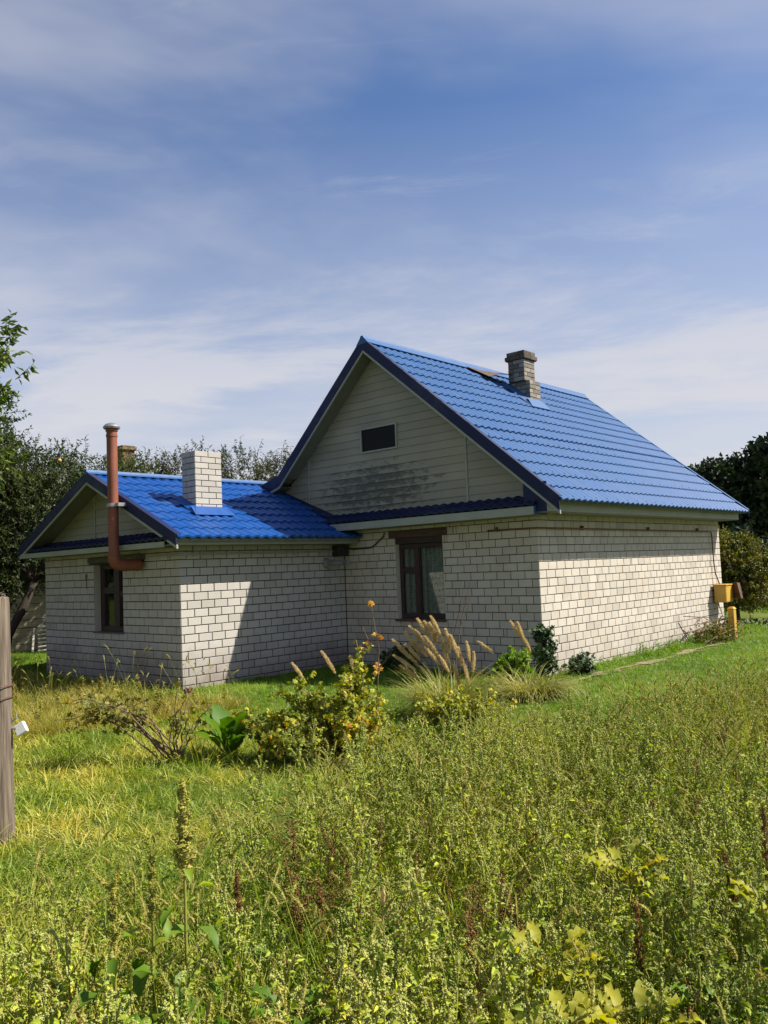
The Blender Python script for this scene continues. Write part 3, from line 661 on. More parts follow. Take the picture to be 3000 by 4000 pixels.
mb = MB(); mb.box((-3.83, AY0+.03, 2.225), (-3.81, -.02, 2.37)); part(mb, 'fascia', M['cream'])
mb = MB(); mb.box((-4.2, AY0+.02, 2.222), (-3.83, -.01, 2.234)); part(mb, 'soffit', M['soffit'])
mb = MB(); mb.box((-8.9, -4.03, 2.20), (-4.02, -4.012, 2.285)); part(mb, 'fascia', M['cream'])
mb = MB(); mb.box((-8.9, -4.011, 2.20), (-4.2, -3.645, 2.212)); part(mb, 'soffit', M['soffit'])
mb = MB(); mb.box((-8.9, -4.0, 2.20), (-8.88, -.02, 2.33)); mb.box((-8.88, -3.63, 2.2), (-8.66, -.02, 2.212)); part(mb, 'fascia', M['cream'])
# chimney flashings
def slope_pt(x, y, up=0): return (x, y, zr(x)+up)
def aslope(x, y, up=0): return (x, y, az(x)+up)
mb = MB(); mb.poly([aslope(-4.70, -3.06, .12), aslope(-4.70, -2.34, .12), aslope(-4.50, -2.30, .05), aslope(-4.50, -3.10, .05)]); mb.poly([aslope(-5.12, -3.08, .06), aslope(-5.12, -2.97, .13), aslope(-4.69, -2.97, .13), aslope(-4.50, -3.10, .05)])
mb.poly([aslope(-4.69, -2.415, .12), aslope(-5.1, -2.415, .12), aslope(-5.1, -2.33, .055), aslope(-4.5, -2.30, .05)]); part(mb, 'flashing', M['blue_annex'])
mb = MB(); mb.poly([slope_pt(-2.14, 3.40, .15), slope_pt(-2.14, 4.0, .15), slope_pt(-2.00, 4.08, .06), slope_pt(-2.00, 3.36, .06)]); mb.poly([slope_pt(-2.14, 3.92, .16), slope_pt(-2.65, 3.92, .16), slope_pt(-2.65, 4.04, .06), slope_pt(-2.00, 4.08, .06)])
mb.poly([slope_pt(-2.7, 3.3, .06), slope_pt(-2.6, 3.5, .15), slope_pt(-2.14, 3.5, .15), slope_pt(-2.00, 3.36, .06)]); part(mb, 'flashing', M['blue'])
# lifted rusty sheet covering a gap left of the high chimney
mb = MB(); nn = 8
A0, A1, B0, B1 = Vector(slope_pt(-3.10, 2.62, .07)), Vector(slope_pt(-3.02, 3.47, .08)), Vector(slope_pt(-2.70, 2.90, .15)), Vector(slope_pt(-2.42, 3.49, .40))
for i in range(nn):
    for j in range(nn):
        def S(s, t):
            p = A0.lerp(A1, s).lerp(B0.lerp(B1, s), t); return p+Vector((0, 0, .06*math.sin(s*2.4)*t))
        mb.poly([S(i/nn, j/nn), S((i+1)/nn, j/nn), S((i+1)/nn, (j+1)/nn), S(i/nn, (j+1)/nn)])
part(mb, 'rusty_sheet', M['rust'], smooth=True)

# --- pipes and boxes on the walls
pc = (-5.25, -4.15)
mb = MB(); mb.tube([(pc[0], pc[1], z) for z in (2.05, 4.15)], .083, 24); 
arc = [(pc[0], pc[1]+.10-.10*math.cos(a), 1.99-.10*math.sin(a)+.08) for a in np.linspace(0, math.pi/2, 7)]
mb.tube([(pc[0], pc[1], 2.08)]+arc+[(pc[0]+.02, -3.70, 1.97)], .090, 24); pipe = part(mb, 'stove_pipe', M['orange'], smooth=True, angle=40)
mb = MB()
for z, r_ in ((4.12, .096), (4.03, .091), (2.13, .099), (2.08, .095)): mb.tube([(pc[0], pc[1], z), (pc[0], pc[1], z+.035)], r_, 24)
mb.tube([(pc[0]+.02, -3.79, 1.97), (pc[0]+.02, -3.73, 1.97)], .102, 24); ch(mb.build('collar', M['orange'], smooth=True, angle=40), pipe)
mb = MB(); mb.tube([(pc[0], pc[1], z) for z in (4.16, 4.19, 4.225, 4.25, 4.262)], [.125, .135, .11, .065, .01], 24); ch(mb.build('cap', M['galv'], smooth=True, angle=50), pipe)
mb = MB(); mb.tube([(pc[0], pc[1], 2.90), (pc[0], pc[1], 2.955)], .098, 24); mb.box((pc[0]+.09, -4.17, 2.90), (pc[0]+.20, -4.03, 2.955)); ch(mb.build('clamp', M['galv']), pipe)
mb = MB(); mb.tube([(-4.18, -.48, 1.88), (-3.75, -.48, 1.88)], .05, 18); mb.tube([(-4.17, -.48, 1.88), (-4.13, -.48, 1.88)], [.10, .085], 20)
fl = part(mb, 'boiler_flue', M['grey_metal'], smooth=True, angle=40)
mb = MB(); mb.tube([(-3.75, -.48, 1.88), (-3.64, -.48, 1.88)], .035, 10)
for k in range(4): mb.tube([(-3.74+k*.03, -.48, 1.88), (-3.728+k*.03, -.48, 1.88)], .052, 14)
ch(mb.build('terminal', M['galv']), fl)
mb = MB(); mb.box((-4.195, -.33, 2.01), (-4.02, -.06, 2.20)); part(mb, 'vent_box', M['black'], bevel=.006)
mb = MB(); mb.tube([(-3.93+0, -3.70, 2.085), (-4.16, -3.695, 2.085)][::-1], .014, 8); mb.tube([(-5.0, -3.675, 2.09), (-4.165, -3.675, 2.09), (-4.165, -3.5, 2.09), (-4.165, -.34, 2.10)], .013, 8)
for yy in (-3.4, -1.3): mb.box((-4.2, yy, 2.06), (-4.155, yy+.03, 2.13))
part(mb, 'wall_pipe', M['cream'], smooth=True, angle=40)
mb = MB(); mb.tube([(-4.12, -.025, 2.14), (-3.9, -.02, 2.12), (-3.5, -.02, 2.13), (-3.38, -.03, 2.18), (-3.16, -.04, 2.32), (-3.12, -.05, 2.38)], .012, 6); part(mb, 'cable', M['black'])
mb = MB(); mb.tube([(-.9, -.03, 2.285), (-.02, -.035, 2.275), (.04, -.03, 2.275), (.05, .1, 2.275), (.05, 7.0, 2.255), (.05, 7.06, 2.22), (.05, 7.08, 1.6), (.055, 7.12, 1.35), (.10, 7.20, 1.10), (.14, 7.26, 1.07)], .013, 8)
for yy in (1.35, 3.9, 6.3): mb.box((.0, yy, 2.25), (.06, yy+.025, 2.32))
mb.box((-.75, -.045, 2.26), (-.72, 0, 2.33)); part(mb, 'gas_pipe', M['rustpipe'], smooth=True, angle=40)
# gas meter box at the far corner
mb = MB(); mb.box((.05, 6.98, .72), (.30, 7.40, 1.09)); box = part(mb, 'gas_meter_box', M['yellow'], bevel=.008)
mb = MB(); mb.box((.03, 6.96, 1.085), (.32, 7.42, 1.105)); mb.box((.300, 7.0, .74), (.304, 7.38, 1.07)); ch(mb.build('lid', M['yellow']), box)
mb = MB(); mb.hexa([(.20, 7.42, .78), (.50, 7.30, .80), (.50, 7.42, .78), (.22, 7.5, .78), (.24, 7.42, 1.12), (.42, 7.34, 1.13), (.44, 7.46, 1.12), (.26, 7.52, 1.12)]); ch(mb.build('door', M['rust']), box)
mb = MB(); mb.tube([(.2, 7.3, .72), (.28, 7.1, .5), (.40, 6.85, .62)], .012, 6); ch(mb.build('pipe', M['rustpipe']), box)
# yellow pipe guard, a thing of its own
mb = MB(); mb.box((.58, 6.22, -.02), (.70, 6.36, .63)); yp = meta(mb.build('pipe_guard', M['yellow'], bevel=.008), 'upright yellow square pipe guard standing in the grass beyond the meter box', 'gas pipe guard')
mb = MB(); mb.hexa([(.57, 6.21, .63), (.71, 6.21, .63), (.71, 6.37, .63), (.57, 6.37, .63), (.60, 6.24, .67), (.68, 6.24, .67), (.68, 6.34, .67), (.60, 6.34, .67)]); ch(mb.build('cap', M['yellow2']), yp)
#VEG

# ================================================================== vegetation
M['bark'] = mat_simple('dark_bark', (.05, .038, .026), .95, nscale=9, namt=.5, bump=.6, stretch=(1, 1, .3))
M['twig'] = mat_simple('dry_twig', (.17, .115, .065), .9, nscale=14, namt=.5)
M['leaf_pear'] = mat_leaf('pear_leaves', [(0, (0.018, 0.033, 0.007)), (.5, (0.039, 0.066, 0.011)), (.85, (0.083, 0.105, 0.016)), (1, (0.176, 0.165, 0.026))], pscale=.9)
M['leaf_walnut'] = mat_leaf('walnut_leaves', [(0, (0.039, 0.065, 0.011)), (.6, (0.078, 0.124, 0.016)), (1, (0.143, 0.169, 0.018))], pscale=.9)
M['leaf_plum'] = mat_leaf('plum_leaves', [(0, (.022, .034, .012)), (.5, (.05, .068, .02)), (.86, (.09, .085, .025)), (.97, (.16, .10, .03)), (1, (.24, .12, .04))], pscale=1.1)
M['leaf_far'] = mat_leaf('oak_leaves', [(0, (0.012, 0.024, 0.007)), (.6, (0.024, 0.044, 0.013)), (1, (0.060, 0.084, 0.022))], pscale=.5, trans=.12)
M['leaf_hedge'] = mat_leaf('hedge_leaves', [(0, (0.010, 0.019, 0.009)), (.7, (0.021, 0.035, 0.014)), (1, (0.048, 0.064, 0.022))], pscale=.8, trans=.12)
M['leaf_bush'] = mat_leaf('lilac_leaves', [(0, (0.048, 0.066, 0.010)), (.5, (0.102, 0.114, 0.015)), (.85, (0.192, 0.168, 0.019)), (1, (0.360, 0.264, 0.029))], pscale=2)
M['leaf_currant'] = mat_leaf('currant_leaves', [(0, (0.067, 0.101, 0.009)), (.35, (0.171, 0.201, 0.014)), (.65, (0.317, 0.331, 0.025)), (.82, (0.449, 0.403, 0.029)), (.92, (0.554, 0.301, 0.022)), (1, (0.396, 0.129, 0.014))], pscale=2.2, pw=.25, trans=.35)
M['leaf_raspberry'] = mat_leaf('raspberry_leaves', [(0, (.07, .09, .012)), (.5, (.19, .19, .03)), (.85, (.28, .22, .04)), (.93, (.12, .03, .02)), (1, (.08, .015, .012))], pscale=2.2, pw=.2, trans=.35)
M['leaf_orange'] = mat_leaf('orange_leaves', [(0, (.42, .13, .015)), (.6, (.55, .26, .03)), (1, (.55, .36, .06))], pscale=3, trans=.4)
M['leaf_dark'] = mat_leaf('dark_leaves', [(0, (0.017, 0.037, 0.012)), (.6, (0.034, 0.068, 0.018)), (1, (0.085, 0.136, 0.046))], pscale=3, trans=.15)
M['leaf_green'] = mat_leaf('horseradish_leaves', [(0, (0.043, 0.102, 0.011)), (.6, (0.085, 0.170, 0.023)), (1, (0.145, 0.230, 0.046))], pscale=3, trans=.4)
M['leaf_yellow'] = mat_leaf('yellowing_leaves', [(0, (0.170, 0.187, 0.017)), (.5, (0.306, 0.306, 0.025)), (.8, (0.425, 0.391, 0.043)), (1, (0.468, 0.340, 0.043))], pscale=3, trans=.45)
M['lawn'] = mat_leaf('lawn_blades', [(0, (0.057, 0.122, 0.006)), (.5, (0.122, 0.237, 0.011)), (.85, (0.201, 0.302, 0.018)), (1, (0.345, 0.316, 0.042))], pscale=.8, pw=.45, trans=.35, rough=.5)
M['meadow'] = mat_leaf('meadow_blades', [(0, (0.082, 0.154, 0.011)), (.32, (0.165, 0.239, 0.020)), (.6, (0.314, 0.339, 0.041)), (.82, (0.494, 0.447, 0.084)), (1, (0.598, 0.416, 0.100))], pscale=.9, pw=.5, trans=.35, rough=.5)
M['drygrass'] = mat_leaf('yellow_dry_grass', [(0, (.07, .11, .015)), (.25, (.15, .18, .02)), (.5, (.32, .28, .045)), (.75, (.42, .33, .09)), (.9, (.40, .22, .09)), (1, (.22, .10, .04))], pscale=1.6, pw=.3, trans=.35)
M['foxhead'] = mat_leaf('foxtail_heads', [(0, (0.210, 0.252, 0.042)), (.5, (0.399, 0.389, 0.092)), (.85, (0.483, 0.399, 0.126)), (1, (0.336, 0.189, 0.059))], trans=.4, rough=.8, pscale=2)
M['reed'] = mat_leaf('reed_blades', [(0, (0.110, 0.140, 0.021)), (.5, (0.233, 0.232, 0.050)), (1, (0.376, 0.326, 0.100))], pscale=3, trans=.3)
M['plume'] = mat_leaf('reed_plumes', [(0, (.44, .34, .17)), (.5, (.62, .51, .28)), (1, (.72, .61, .38))], pscale=3, trans=.4, rough=.9)
M['gf_leaf'] = mat_leaf('goosefoot_leaves', [(0, (0.121, 0.177, 0.014)), (.5, (0.259, 0.327, 0.025)), (.85, (0.414, 0.451, 0.042)), (1, (0.662, 0.662, 0.030))], pscale=1.1, pw=.4, trans=.35)
M['gf_seed'] = mat_leaf('goosefoot_seeds', [(0, (0.207, 0.242, 0.051)), (.5, (0.356, 0.384, 0.094)), (.85, (0.474, 0.482, 0.136)), (1, (0.503, 0.353, 0.086))], pscale=1.1, pw=.5, trans=.2, rough=.9)
M['gf_stem'] = mat_leaf('weed_stems', [(0, (0.104, 0.125, 0.018)), (.6, (0.208, 0.229, 0.035)), (1, (0.270, 0.125, 0.035))], trans=0, pscale=2)
M['brownweed'] = mat_leaf('brown_seed_stalks', [(0, (0.078, 0.039, 0.012)), (.5, (0.169, 0.091, 0.026)), (1, (0.325, 0.182, 0.042))], trans=.15, rough=.9, pscale=2)
M['am_seed'] = mat_leaf('amaranth_seeds', [(0, (0.144, 0.168, 0.022)), (.5, (0.264, 0.264, 0.038)), (.9, (0.408, 0.348, 0.076)), (1, (0.456, 0.312, 0.108))], trans=.15, rough=.9, pscale=6)
M['am_leaf'] = mat_leaf('amaranth_leaves', [(0, (0.049, 0.109, 0.005)), (.6, (0.114, 0.202, 0.010)), (1, (0.326, 0.373, 0.012))], trans=.35, pscale=4)
M['fruit'] = mat_simple('ripe_fruit', (.62, .33, .04), .4, nscale=20, namt=.3)
M['pumpkin'] = mat_simple('pumpkin_skin', (.62, .22, .04), .5, nscale=12, namt=.3)
def nrm(a): return a/np.maximum(1e-9, np.linalg.norm(a, axis=-1, keepdims=True))
def leaves(P, D, ln, wd, fold=.25, roll=None, curl=.25):
    """P base (n,3), D direction (n,3), ln, wd (n,) -> verts (n*6,3), tri+quad faces: a folded pointed leaf of six vertices"""
    n = len(P); D = nrm(D); up = np.tile([0, 0, 1.], (n, 1))
    S = np.cross(D, up); bad = np.linalg.norm(S, axis=1) < .05; S[bad] = [1, 0, 0]; S = nrm(S); Nn = np.cross(S, D)
    if roll is None: roll = RG.uniform(-1.2, 1.2, n)
    c, s = np.cos(roll)[:, None], np.sin(roll)[:, None]; S, Nn = S*c+Nn*s, -S*s+Nn*c
    l = ln[:, None]; w = wd[:, None]
    v = [P, P+D*l*.35+S*w*.5+Nn*w*fold, P+D*l*.35-S*w*.5+Nn*w*fold, P+D*l*.75+S*w*.33+Nn*w*fold*.6-Nn*l*curl*.3, P+D*l*.75-S*w*.33+Nn*w*fold*.6-Nn*l*curl*.3, P+D*l-Nn*l*curl]
    m = P+D*l*.38; m2 = P+D*l*.76-Nn*l*curl*.35
    V = np.stack(v+[m, m2], 1).reshape(-1, 3); b = np.arange(n)[:, None]*8
    T = np.concatenate([b+[0, 1, 6], b+[0, 6, 2], b+[3, 5, 7], b+[7, 5, 4]]); Q = np.concatenate([b+[1, 3, 7, 6], b+[6, 7, 4, 2]])
    return V, T, Q
def leafcards(P, D, ln, wd, fold=.2):
    """cheap folded diamond: 4 vertices, two triangles"""
    n = len(P); D = nrm(D); S = np.cross(D, RG.normal(size=(n, 3))); S = nrm(S); Nn = np.cross(S, D)
    l = ln[:, None]; w = wd[:, None]
    V = np.stack([P, P+D*l*.45+S*w*.5, P+D*l-Nn*l*.15, P+D*l*.45-S*w*.5+Nn*w*fold], 1).reshape(-1, 3); b = np.arange(n)[:, None]*4
    return V, np.concatenate([b+[0, 1, 2], b+[0, 2, 3]])
def lobed(P, Nrm, size):
    """five lobed leaf fan (currant, raspberry, vine)"""
    n = len(P); Nrm = nrm(Nrm); A = nrm(np.cross(Nrm, RG.normal(size=(n, 3)))); B = np.cross(Nrm, A)
    ang = np.array([-2.75, -1.9, -1.45, -.85, -.5, 0, .5, .85, 1.45, 1.9, 2.75]); rad = np.array([.45, .85, .55, 1., .68, 1.12, .68, 1., .55, .85, .45])
    cu = np.array([.1, .18, .05, .2, .02, .25, .02, .2, .05, .18, .1])
    V = [P]
    for a, r_, c_ in zip(ang, rad, cu): V.append(P+(A*math.cos(a)+B*math.sin(a))*(size*r_)[:, None]-Nrm*(size*c_*RG.uniform(.3, 1.6, n))[:, None])
    V = np.stack(V, 1).reshape(-1, 3); b = np.arange(n)[:, None]*12
    return V, np.concatenate([b+[0, i, i+1] for i in range(1, 11)])
def blades(base, az_, lean, ln, wd, droop, seg=4):
    """grass blades: base (n,3), azimuth, lean, length, width, droop -> quads + tip"""
    n = len(base); d = np.stack([np.cos(az_), np.sin(az_), np.zeros(n)], -1); s = np.stack([-np.sin(az_), np.cos(az_), np.zeros(n)], -1)
    tw = RG.uniform(-.9, .9, n)[:, None]; s = nrm(s+d*tw)
    V = []; 
    for i in range(seg+1):
        t = i/seg; th = lean+droop*t; 
        if i == 0: p = base.copy()
        else: p = p+(d*np.sin(th)[:, None]+np.array([0, 0, 1.])*np.cos(th)[:, None])*(ln/seg)[:, None]
        w = wd*(1-t**1.6)*.5
        if i < seg: V += [p-s*w[:, None], p+s*w[:, None]]
        else: V += [p]
    V = np.stack(V, 1).reshape(-1, 3); k = 2*seg+1; b = np.arange(n)[:, None]*k
    Q = np.concatenate([b+[2*i, 2*i+1, 2*i+3, 2*i+2] for i in range(seg-1)]) if seg > 1 else np.zeros((0, 4), int)
    T = b+[2*seg-2, 2*seg-1, 2*seg]
    return V, T, Q, p
def tubes(A, B, r0, r1, n=3):
    """straight tapered sticks from A to B"""
    m = len(A); D = nrm(B-A); S = np.cross(D, [.3, .2, 1.]); S = nrm(S); T_ = np.cross(D, S)
    r0 = np.broadcast_to(r0, (m,)); r1 = np.broadcast_to(r1, (m,))
    V = []
    for P, r_ in ((A, r0), (B, r1)):
        for k in range(n):
            g = 2*math.pi*k/n; V.append(P+(S*math.cos(g)+T_*math.sin(g))*r_[:, None])
    V = np.stack(V, 1).reshape(-1, 3); b = np.arange(m)[:, None]*2*n
    return V, np.concatenate([b+[k, (k+1) % n, n+(k+1) % n, n+k] for k in range(n)])
OCT = np.array([(1, 0, 0), (-1, 0, 0), (0, 1, 0), (0, -1, 0), (0, 0, 1), (0, 0, -1)], float)
OCF = np.array([(0, 2, 4), (2, 1, 4), (1, 3, 4), (3, 0, 4), (2, 0, 5), (1, 2, 5), (3, 1, 5), (0, 3, 5)])
def beads(P, r):
    n = len(P); V = (P[:, None, :]+OCT[None]*(r*RG.uniform(.7, 1.3, n))[:, None, None]+RG.normal(size=(n, 6, 3))*(np.mean(r)*.2)).reshape(-1, 3)
    return V, (np.arange(n)[:, None, None]*6+OCF[None]).reshape(-1, 3)
class GB:
    """gathers numpy geometry with material slots"""
    def __init__(s, mats): s.V = []; s.F = []; s.mi = []; s.n = 0; s.mats = mats
    def add(s, V, *Fs, m=0):
        s.V.append(V)
        for f in Fs:
            if len(f): s.F.append(np.asarray(f)+s.n); s.mi.append(np.full(len(f), m))
        s.n += len(V)
    def mesh(s, name): return npmesh(name, np.concatenate(s.V), s.F, [M[m] for m in s.mats], False, np.concatenate(s.mi))
def curve_pts(a, b, bend, n=6):
    a, b = np.array(a, float), np.array(b, float); t = np.linspace(0, 1, n)[:, None]
    return a+(b-a)*t+np.array(bend)*(np.sin(t*np.pi))

# ---- trees
def tree(name, label, base, trunk, blobs, nt, per, ll, lw, leafmat, cat='tree', group=None, twigr=.006, tl=.45, bark='bark', tr=(.14, .06), shell=.55, out=.7, hang=.1, fruit=0):
    root = empty(name, base, label, cat, group); base = np.array(base, float)
    mb = MB(); trunk = [Vector(p)-Vector(base) for p in trunk]; nn = len(trunk)
    mb.tube(trunk, [tr[0]+(tr[1]-tr[0])*i/(nn-1) for i in range(nn)], 9)
    top = trunk[-1]
    for (c, r_) in blobs:
        e = Vector(c)-Vector(base)
        for q in range(3):
            t = e+Vector(RG.normal(size=3)*np.array(r_)*.4); st = trunk[max(0, nn-1-q % 2)]
            p = [st.lerp(t, k/5)+Vector((0, 0, .25*math.sin(k/5*math.pi)))+Vector(RG.normal(size=3)*.04) for k in range(6)]
            mb.tube(p, [tr[1]*.75*(1-k/6)+.012 for k in range(6)], 6)
    ch(mb.build('trunk', M[bark], smooth=True), root)
    vol = np.array([r_[0]*r_[1]*r_[2] for _, r_ in blobs])**.7; vol /= vol.sum(); G = GB([leafmat, bark]); 
    for (c, r_), v in zip(blobs, vol):
        n = max(4, int(nt*v)); d = nrm(RG.normal(size=(n, 3))); rad = RG.uniform(0, 1, n)**(1/3)*(1-shell)+shell*RG.uniform(.75, 1.05, n)
        rad = np.where(RG.uniform(size=n) < .3, RG.uniform(.2, .9, n), rad)
        P = np.array(c)-base+d*rad[:, None]*np.array(r_)
        # break the outline
        P += (np.sin(P[:, [1, 2, 0]]*2.3+np.array(c)[0])*.14+np.sin(P[:, [2, 0, 1]]*5.1)*.07)
        D = nrm(d*out+RG.normal(size=(n, 3))*.6+np.array([0, 0, .45])); L_ = tl*RG.uniform(.5, 1.3, n)
        Q = P+D*L_[:, None]
        keep = (P[:, 2]+base[2] > .25); P, D, L_, Q = P[keep], D[keep], L_[keep], Q[keep]; n = len(P)
        V, F = tubes(P, Q, twigr, twigr*.4); G.add(V, F, m=1)
        t = np.tile(np.linspace(.05, 1, per), n); k = np.repeat(np.arange(n), per)
        LP = P[k]+(Q-P)[k]*t[:, None]; LD = nrm(D[k]*.6+RG.normal(size=(len(k), 3))*.8+np.array([0, 0, -hang]))
        V, T = leafcards(LP, LD, ll*RG.uniform(.6, 1.25, len(k)), lw*RG.uniform(.7, 1.2, len(k))); G.add(V, T, m=0)
    ch(obj('crown', G.mesh('crown')), root)
    if fruit:
        fm = None
        for i in range(fruit):
            c, r_ = blobs[int(RG.integers(len(blobs)))]; d = nrm(RG.normal(size=3)+np.array([.9, -1.1, 0])); p = np.array(c)-base+d*np.array(r_)*RG.uniform(.8, 1.08)
            if fm is None:
                f = MB(); f.tube([(0, 0, z) for z in (-.035, -.028, -.01, .01, .028, .036)], [.006, .026, .038, .036, .022, .004], 8); fm = f.mesh('fruit', M['fruit'], True)
            o = obj('fruit', fm, root, tuple(p)); o.scale = [RG.uniform(.8, 1.3)]*3
    return root
tree('pear_tree', 'dense pear tree with yellow fruit and leaning trunk beside the low wing', (-10.0, -3.9, 0), [(-10.0, -3.9, -.1), (-9.98, -3.78, .7), (-9.85, -3.5, 1.3), (-9.8, -3.3, 1.8), (-10.2, -3.2, 2.5)],
     [((-10.5, -3.0, 3.2), (1.4, 1.5, 1.3)), ((-11.4, -4.6, 3.3), (1.5, 1.5, 1.5)), ((-9.9, -2.2, 3.45), (.9, 1.1, .95)), ((-10.4, -3.4, 2.1), (1.0, 1.1, .6)), ((-12.0, -3.2, 2.9), (1.6, 1.6, 1.6)), ((-9.7, -1.2, 3.7), (.8, .9, .6)), ((-11.2, -4.4, 1.5), (1.0, .9, .9)), ((-12.6, -4.9, 2.0), (1.5, 1.5, 1.5)), ((-11.1, -4.3, 5.0), (1.0, 1.0, 1.0)), ((-10.9, -3.7, 4.1), (.9, .9, .7))],
     6500, 18, .085, .032, 'leaf_pear', fruit=26, tl=.42, tr=(.10, .07))
tree('walnut_tree', 'walnut tree reaching broad leaves into the sky at the upper left edge', (-7.6, -8.6, 0), [(-7.6, -8.6, -.1), (-7.4, -8.2, 1.6), (-7.2, -7.8, 3.0), (-6.9, -7.5, 4.0)],
     [((-5.55, -6.15, 5.2), (.45, .5, .3)), ((-5.35, -5.95, 4.72), (.42, .42, .26)), ((-5.7, -6.3, 3.95), (.5, .55, .35)), ((-6.1, -6.7, 3.4), (.6, .65, .5)), ((-5.45, -6.05, 4.12), (.42, .45, .26)), ((-5.6, -6.2, 3.7), (.5, .5, .3)), ((-6.8, -7.4, 4.6), (1.1, 1.0, 1.2)), ((-5.8, -6.4, 5.85), (.22, .22, .3)), ((-7.3, -7.8, 3.4), (1.2, 1.2, .9))],
     820, 12, .14, .06, 'leaf_walnut', tl=.36, twigr=.007, hang=.5, tr=(.16, .09))
tree('plum_tree', 'olive leaved plum tree rising behind the pale wing chimney', (-11.0, 1.4, 0), [(-11.0, 1.4, -.1), (-11, 1.4, 1.4), (-11.1, 1.3, 2.4)],
     [((-11.9, .7, 4.0), (.9, 1.0, .95)), ((-11.2, 1.6, 3.9), (1.1, 1.1, .95)), ((-11.4, 1.2, 3.0), (1.4, 1.4, .9))], 1500, 15, .095, .026, 'leaf_plum', hang=.6, tl=.42)
tree('plum_tree', 'plum tree with rusty leaves behind the left slope of the high roof', (-9.9, 3.2, 0), [(-9.9, 3.2, -.1), (-9.9, 3.2, 1.4), (-10, 3.1, 2.4)],
     [((-10.3, 2.5, 3.85), (.9, .9, .95)), ((-9.6, 3.4, 3.95), (.9, 1.0, .95)), ((-9.8, 3.0, 3.0), (1.3, 1.3, .9)), ((-8.9, 4.0, 3.9), (.8, .8, .8))], 1500, 15, .095, .026, 'leaf_plum', hang=.6, tl=.42)
tree('oak_tree', 'dark rounded tree far behind the right end of the roof', (-8.6, 31.5, 0), [(-8.6, 31.5, 0), (-8.6, 31.5, 2.5), (-8.4, 31.5, 3.8)],
     [((-8.7, 31.2, 4.4), (1.5, 1.5, 1.5)), ((-8.2, 31.6, 5.4), (1.1, 1.1, 1.0)), ((-9.4, 30.9, 4.9), (.9, .9, .8)), ((-8.1, 31.4, 2.8), (1.6, 1.6, 1.3))], 1500, 12, .30, .20, 'leaf_far', tl=.6, twigr=.015, tr=(.3, .2))
tree('oak_tree', 'taller dark tree at the right edge of the picture', (-5.9, 32.4, 0), [(-5.9, 32.4, 0), (-5.9, 32.4, 2.5), (-5.9, 32.2, 4.2)],
     [((-6.3, 32.2, 5.6), (1.5, 1.5, 1.5)), ((-5.2, 32.6, 6.3), (1.7, 1.6, 1.3)), ((-6.2, 32.0, 3.6), (1.3, 1.5, 1.2)), ((-4.2, 33, 4.9), (1.8, 1.8, 2.0)), ((-6.8, 31.8, 4.5), (.7, .8, .6)), ((-2.5, 34, 5), (2.5, 2, 2.6))], 2300, 12, .30, .20, 'leaf_far', tl=.6, twigr=.015, tr=(.35, .25))
tree('lilac_bush', 'sunlit yellowish green bush behind the far corner of the house', (-1.0, 11.4, 0), [(-1.0, 11.4, -.05), (-1.0, 11.4, .5), (-1.0, 11.4, 1.0)],
     [((-1.2, 11.4, 1.5), (.75, .75, 1.0)), ((-.75, 11.6, 1.3), (.65, .7, .8)), ((-1.6, 11.2, 1.9), (.6, .6, .65)), ((-.9, 11.5, .8), (.8, .8, .6))], 1500, 14, .075, .045, 'leaf_bush', cat='bush', tl=.28, tr=(.05, .03))
def hedge(name, label, a, b, w, h, n, ll, leafmat, kind=None, cat=None):
    a, b = np.array(a, float), np.array(b, float); t = RG.uniform(size=n)[:, None]; P = a+(b-a)*t
    L_ = np.linalg.norm(b-a); hh = h*(.75+.2*np.sin(t[:, 0]*L_*.7+a[0])+.12*np.sin(t[:, 0]*L_*2.3)+.06*np.sin(t[:, 0]*L_*7)); 
    th = RG.uniform(0, np.pi, n); rr = RG.uniform(.75, 1.03, n); nx = nrm(np.array([-(b-a)[1], (b-a)[0], 0.]))
    P = P+nx*(np.cos(th)*rr*w)[:, None]; P[:, 2] = np.sin(th)*rr*hh
    D = RG.normal(size=(n, 3)); V, T = leafcards(P, D, ll*RG.uniform(.6, 1.3, n), ll*.6*RG.uniform(.7, 1.2, n))
    G = GB([leafmat]); G.add(V, T); 
    # inner body of branches and shade
    G2 = []
    for i in range(30):
        s = i/29; 
    o = obj(name, G.mesh(name)); return meta(o, label, cat, kind=kind)
hedge('far_woods', None, (-70, 75, 0), (30, 95, 0), 9, 9, 9000, 1.6, 'leaf_far', kind='stuff')
hedge('far_woods', None, (-75, 75, 0), (-60, -50, 0), 9, 10, 9000, 1.6, 'leaf_far', kind='stuff')
hedge('garden_hedge', 'dark green hedge running behind the house beyond the dirt road', (-12, 19.5, 0), (9, 16.0, 0), 1.3, 2.6, 16000, .22, 'leaf_hedge', cat='hedge')
hedge('undergrowth', None, (-15.5, -7.5, 0), (-14.4, 4.5, 0), .8, 2.6, 7000, .2, 'leaf_hedge', kind='stuff')
hedge('undergrowth', None, (-13.5, 1.5, 0), (-9.0, 6.5, 0), .9, 3.0, 7000, .16, 'leaf_hedge', kind='stuff')
hedge('roadside_scrub', None, (-6, 10.2, 0), (8, 9.4, 0), .18, .22, 2600, .09, 'leaf_hedge', kind='stuff')

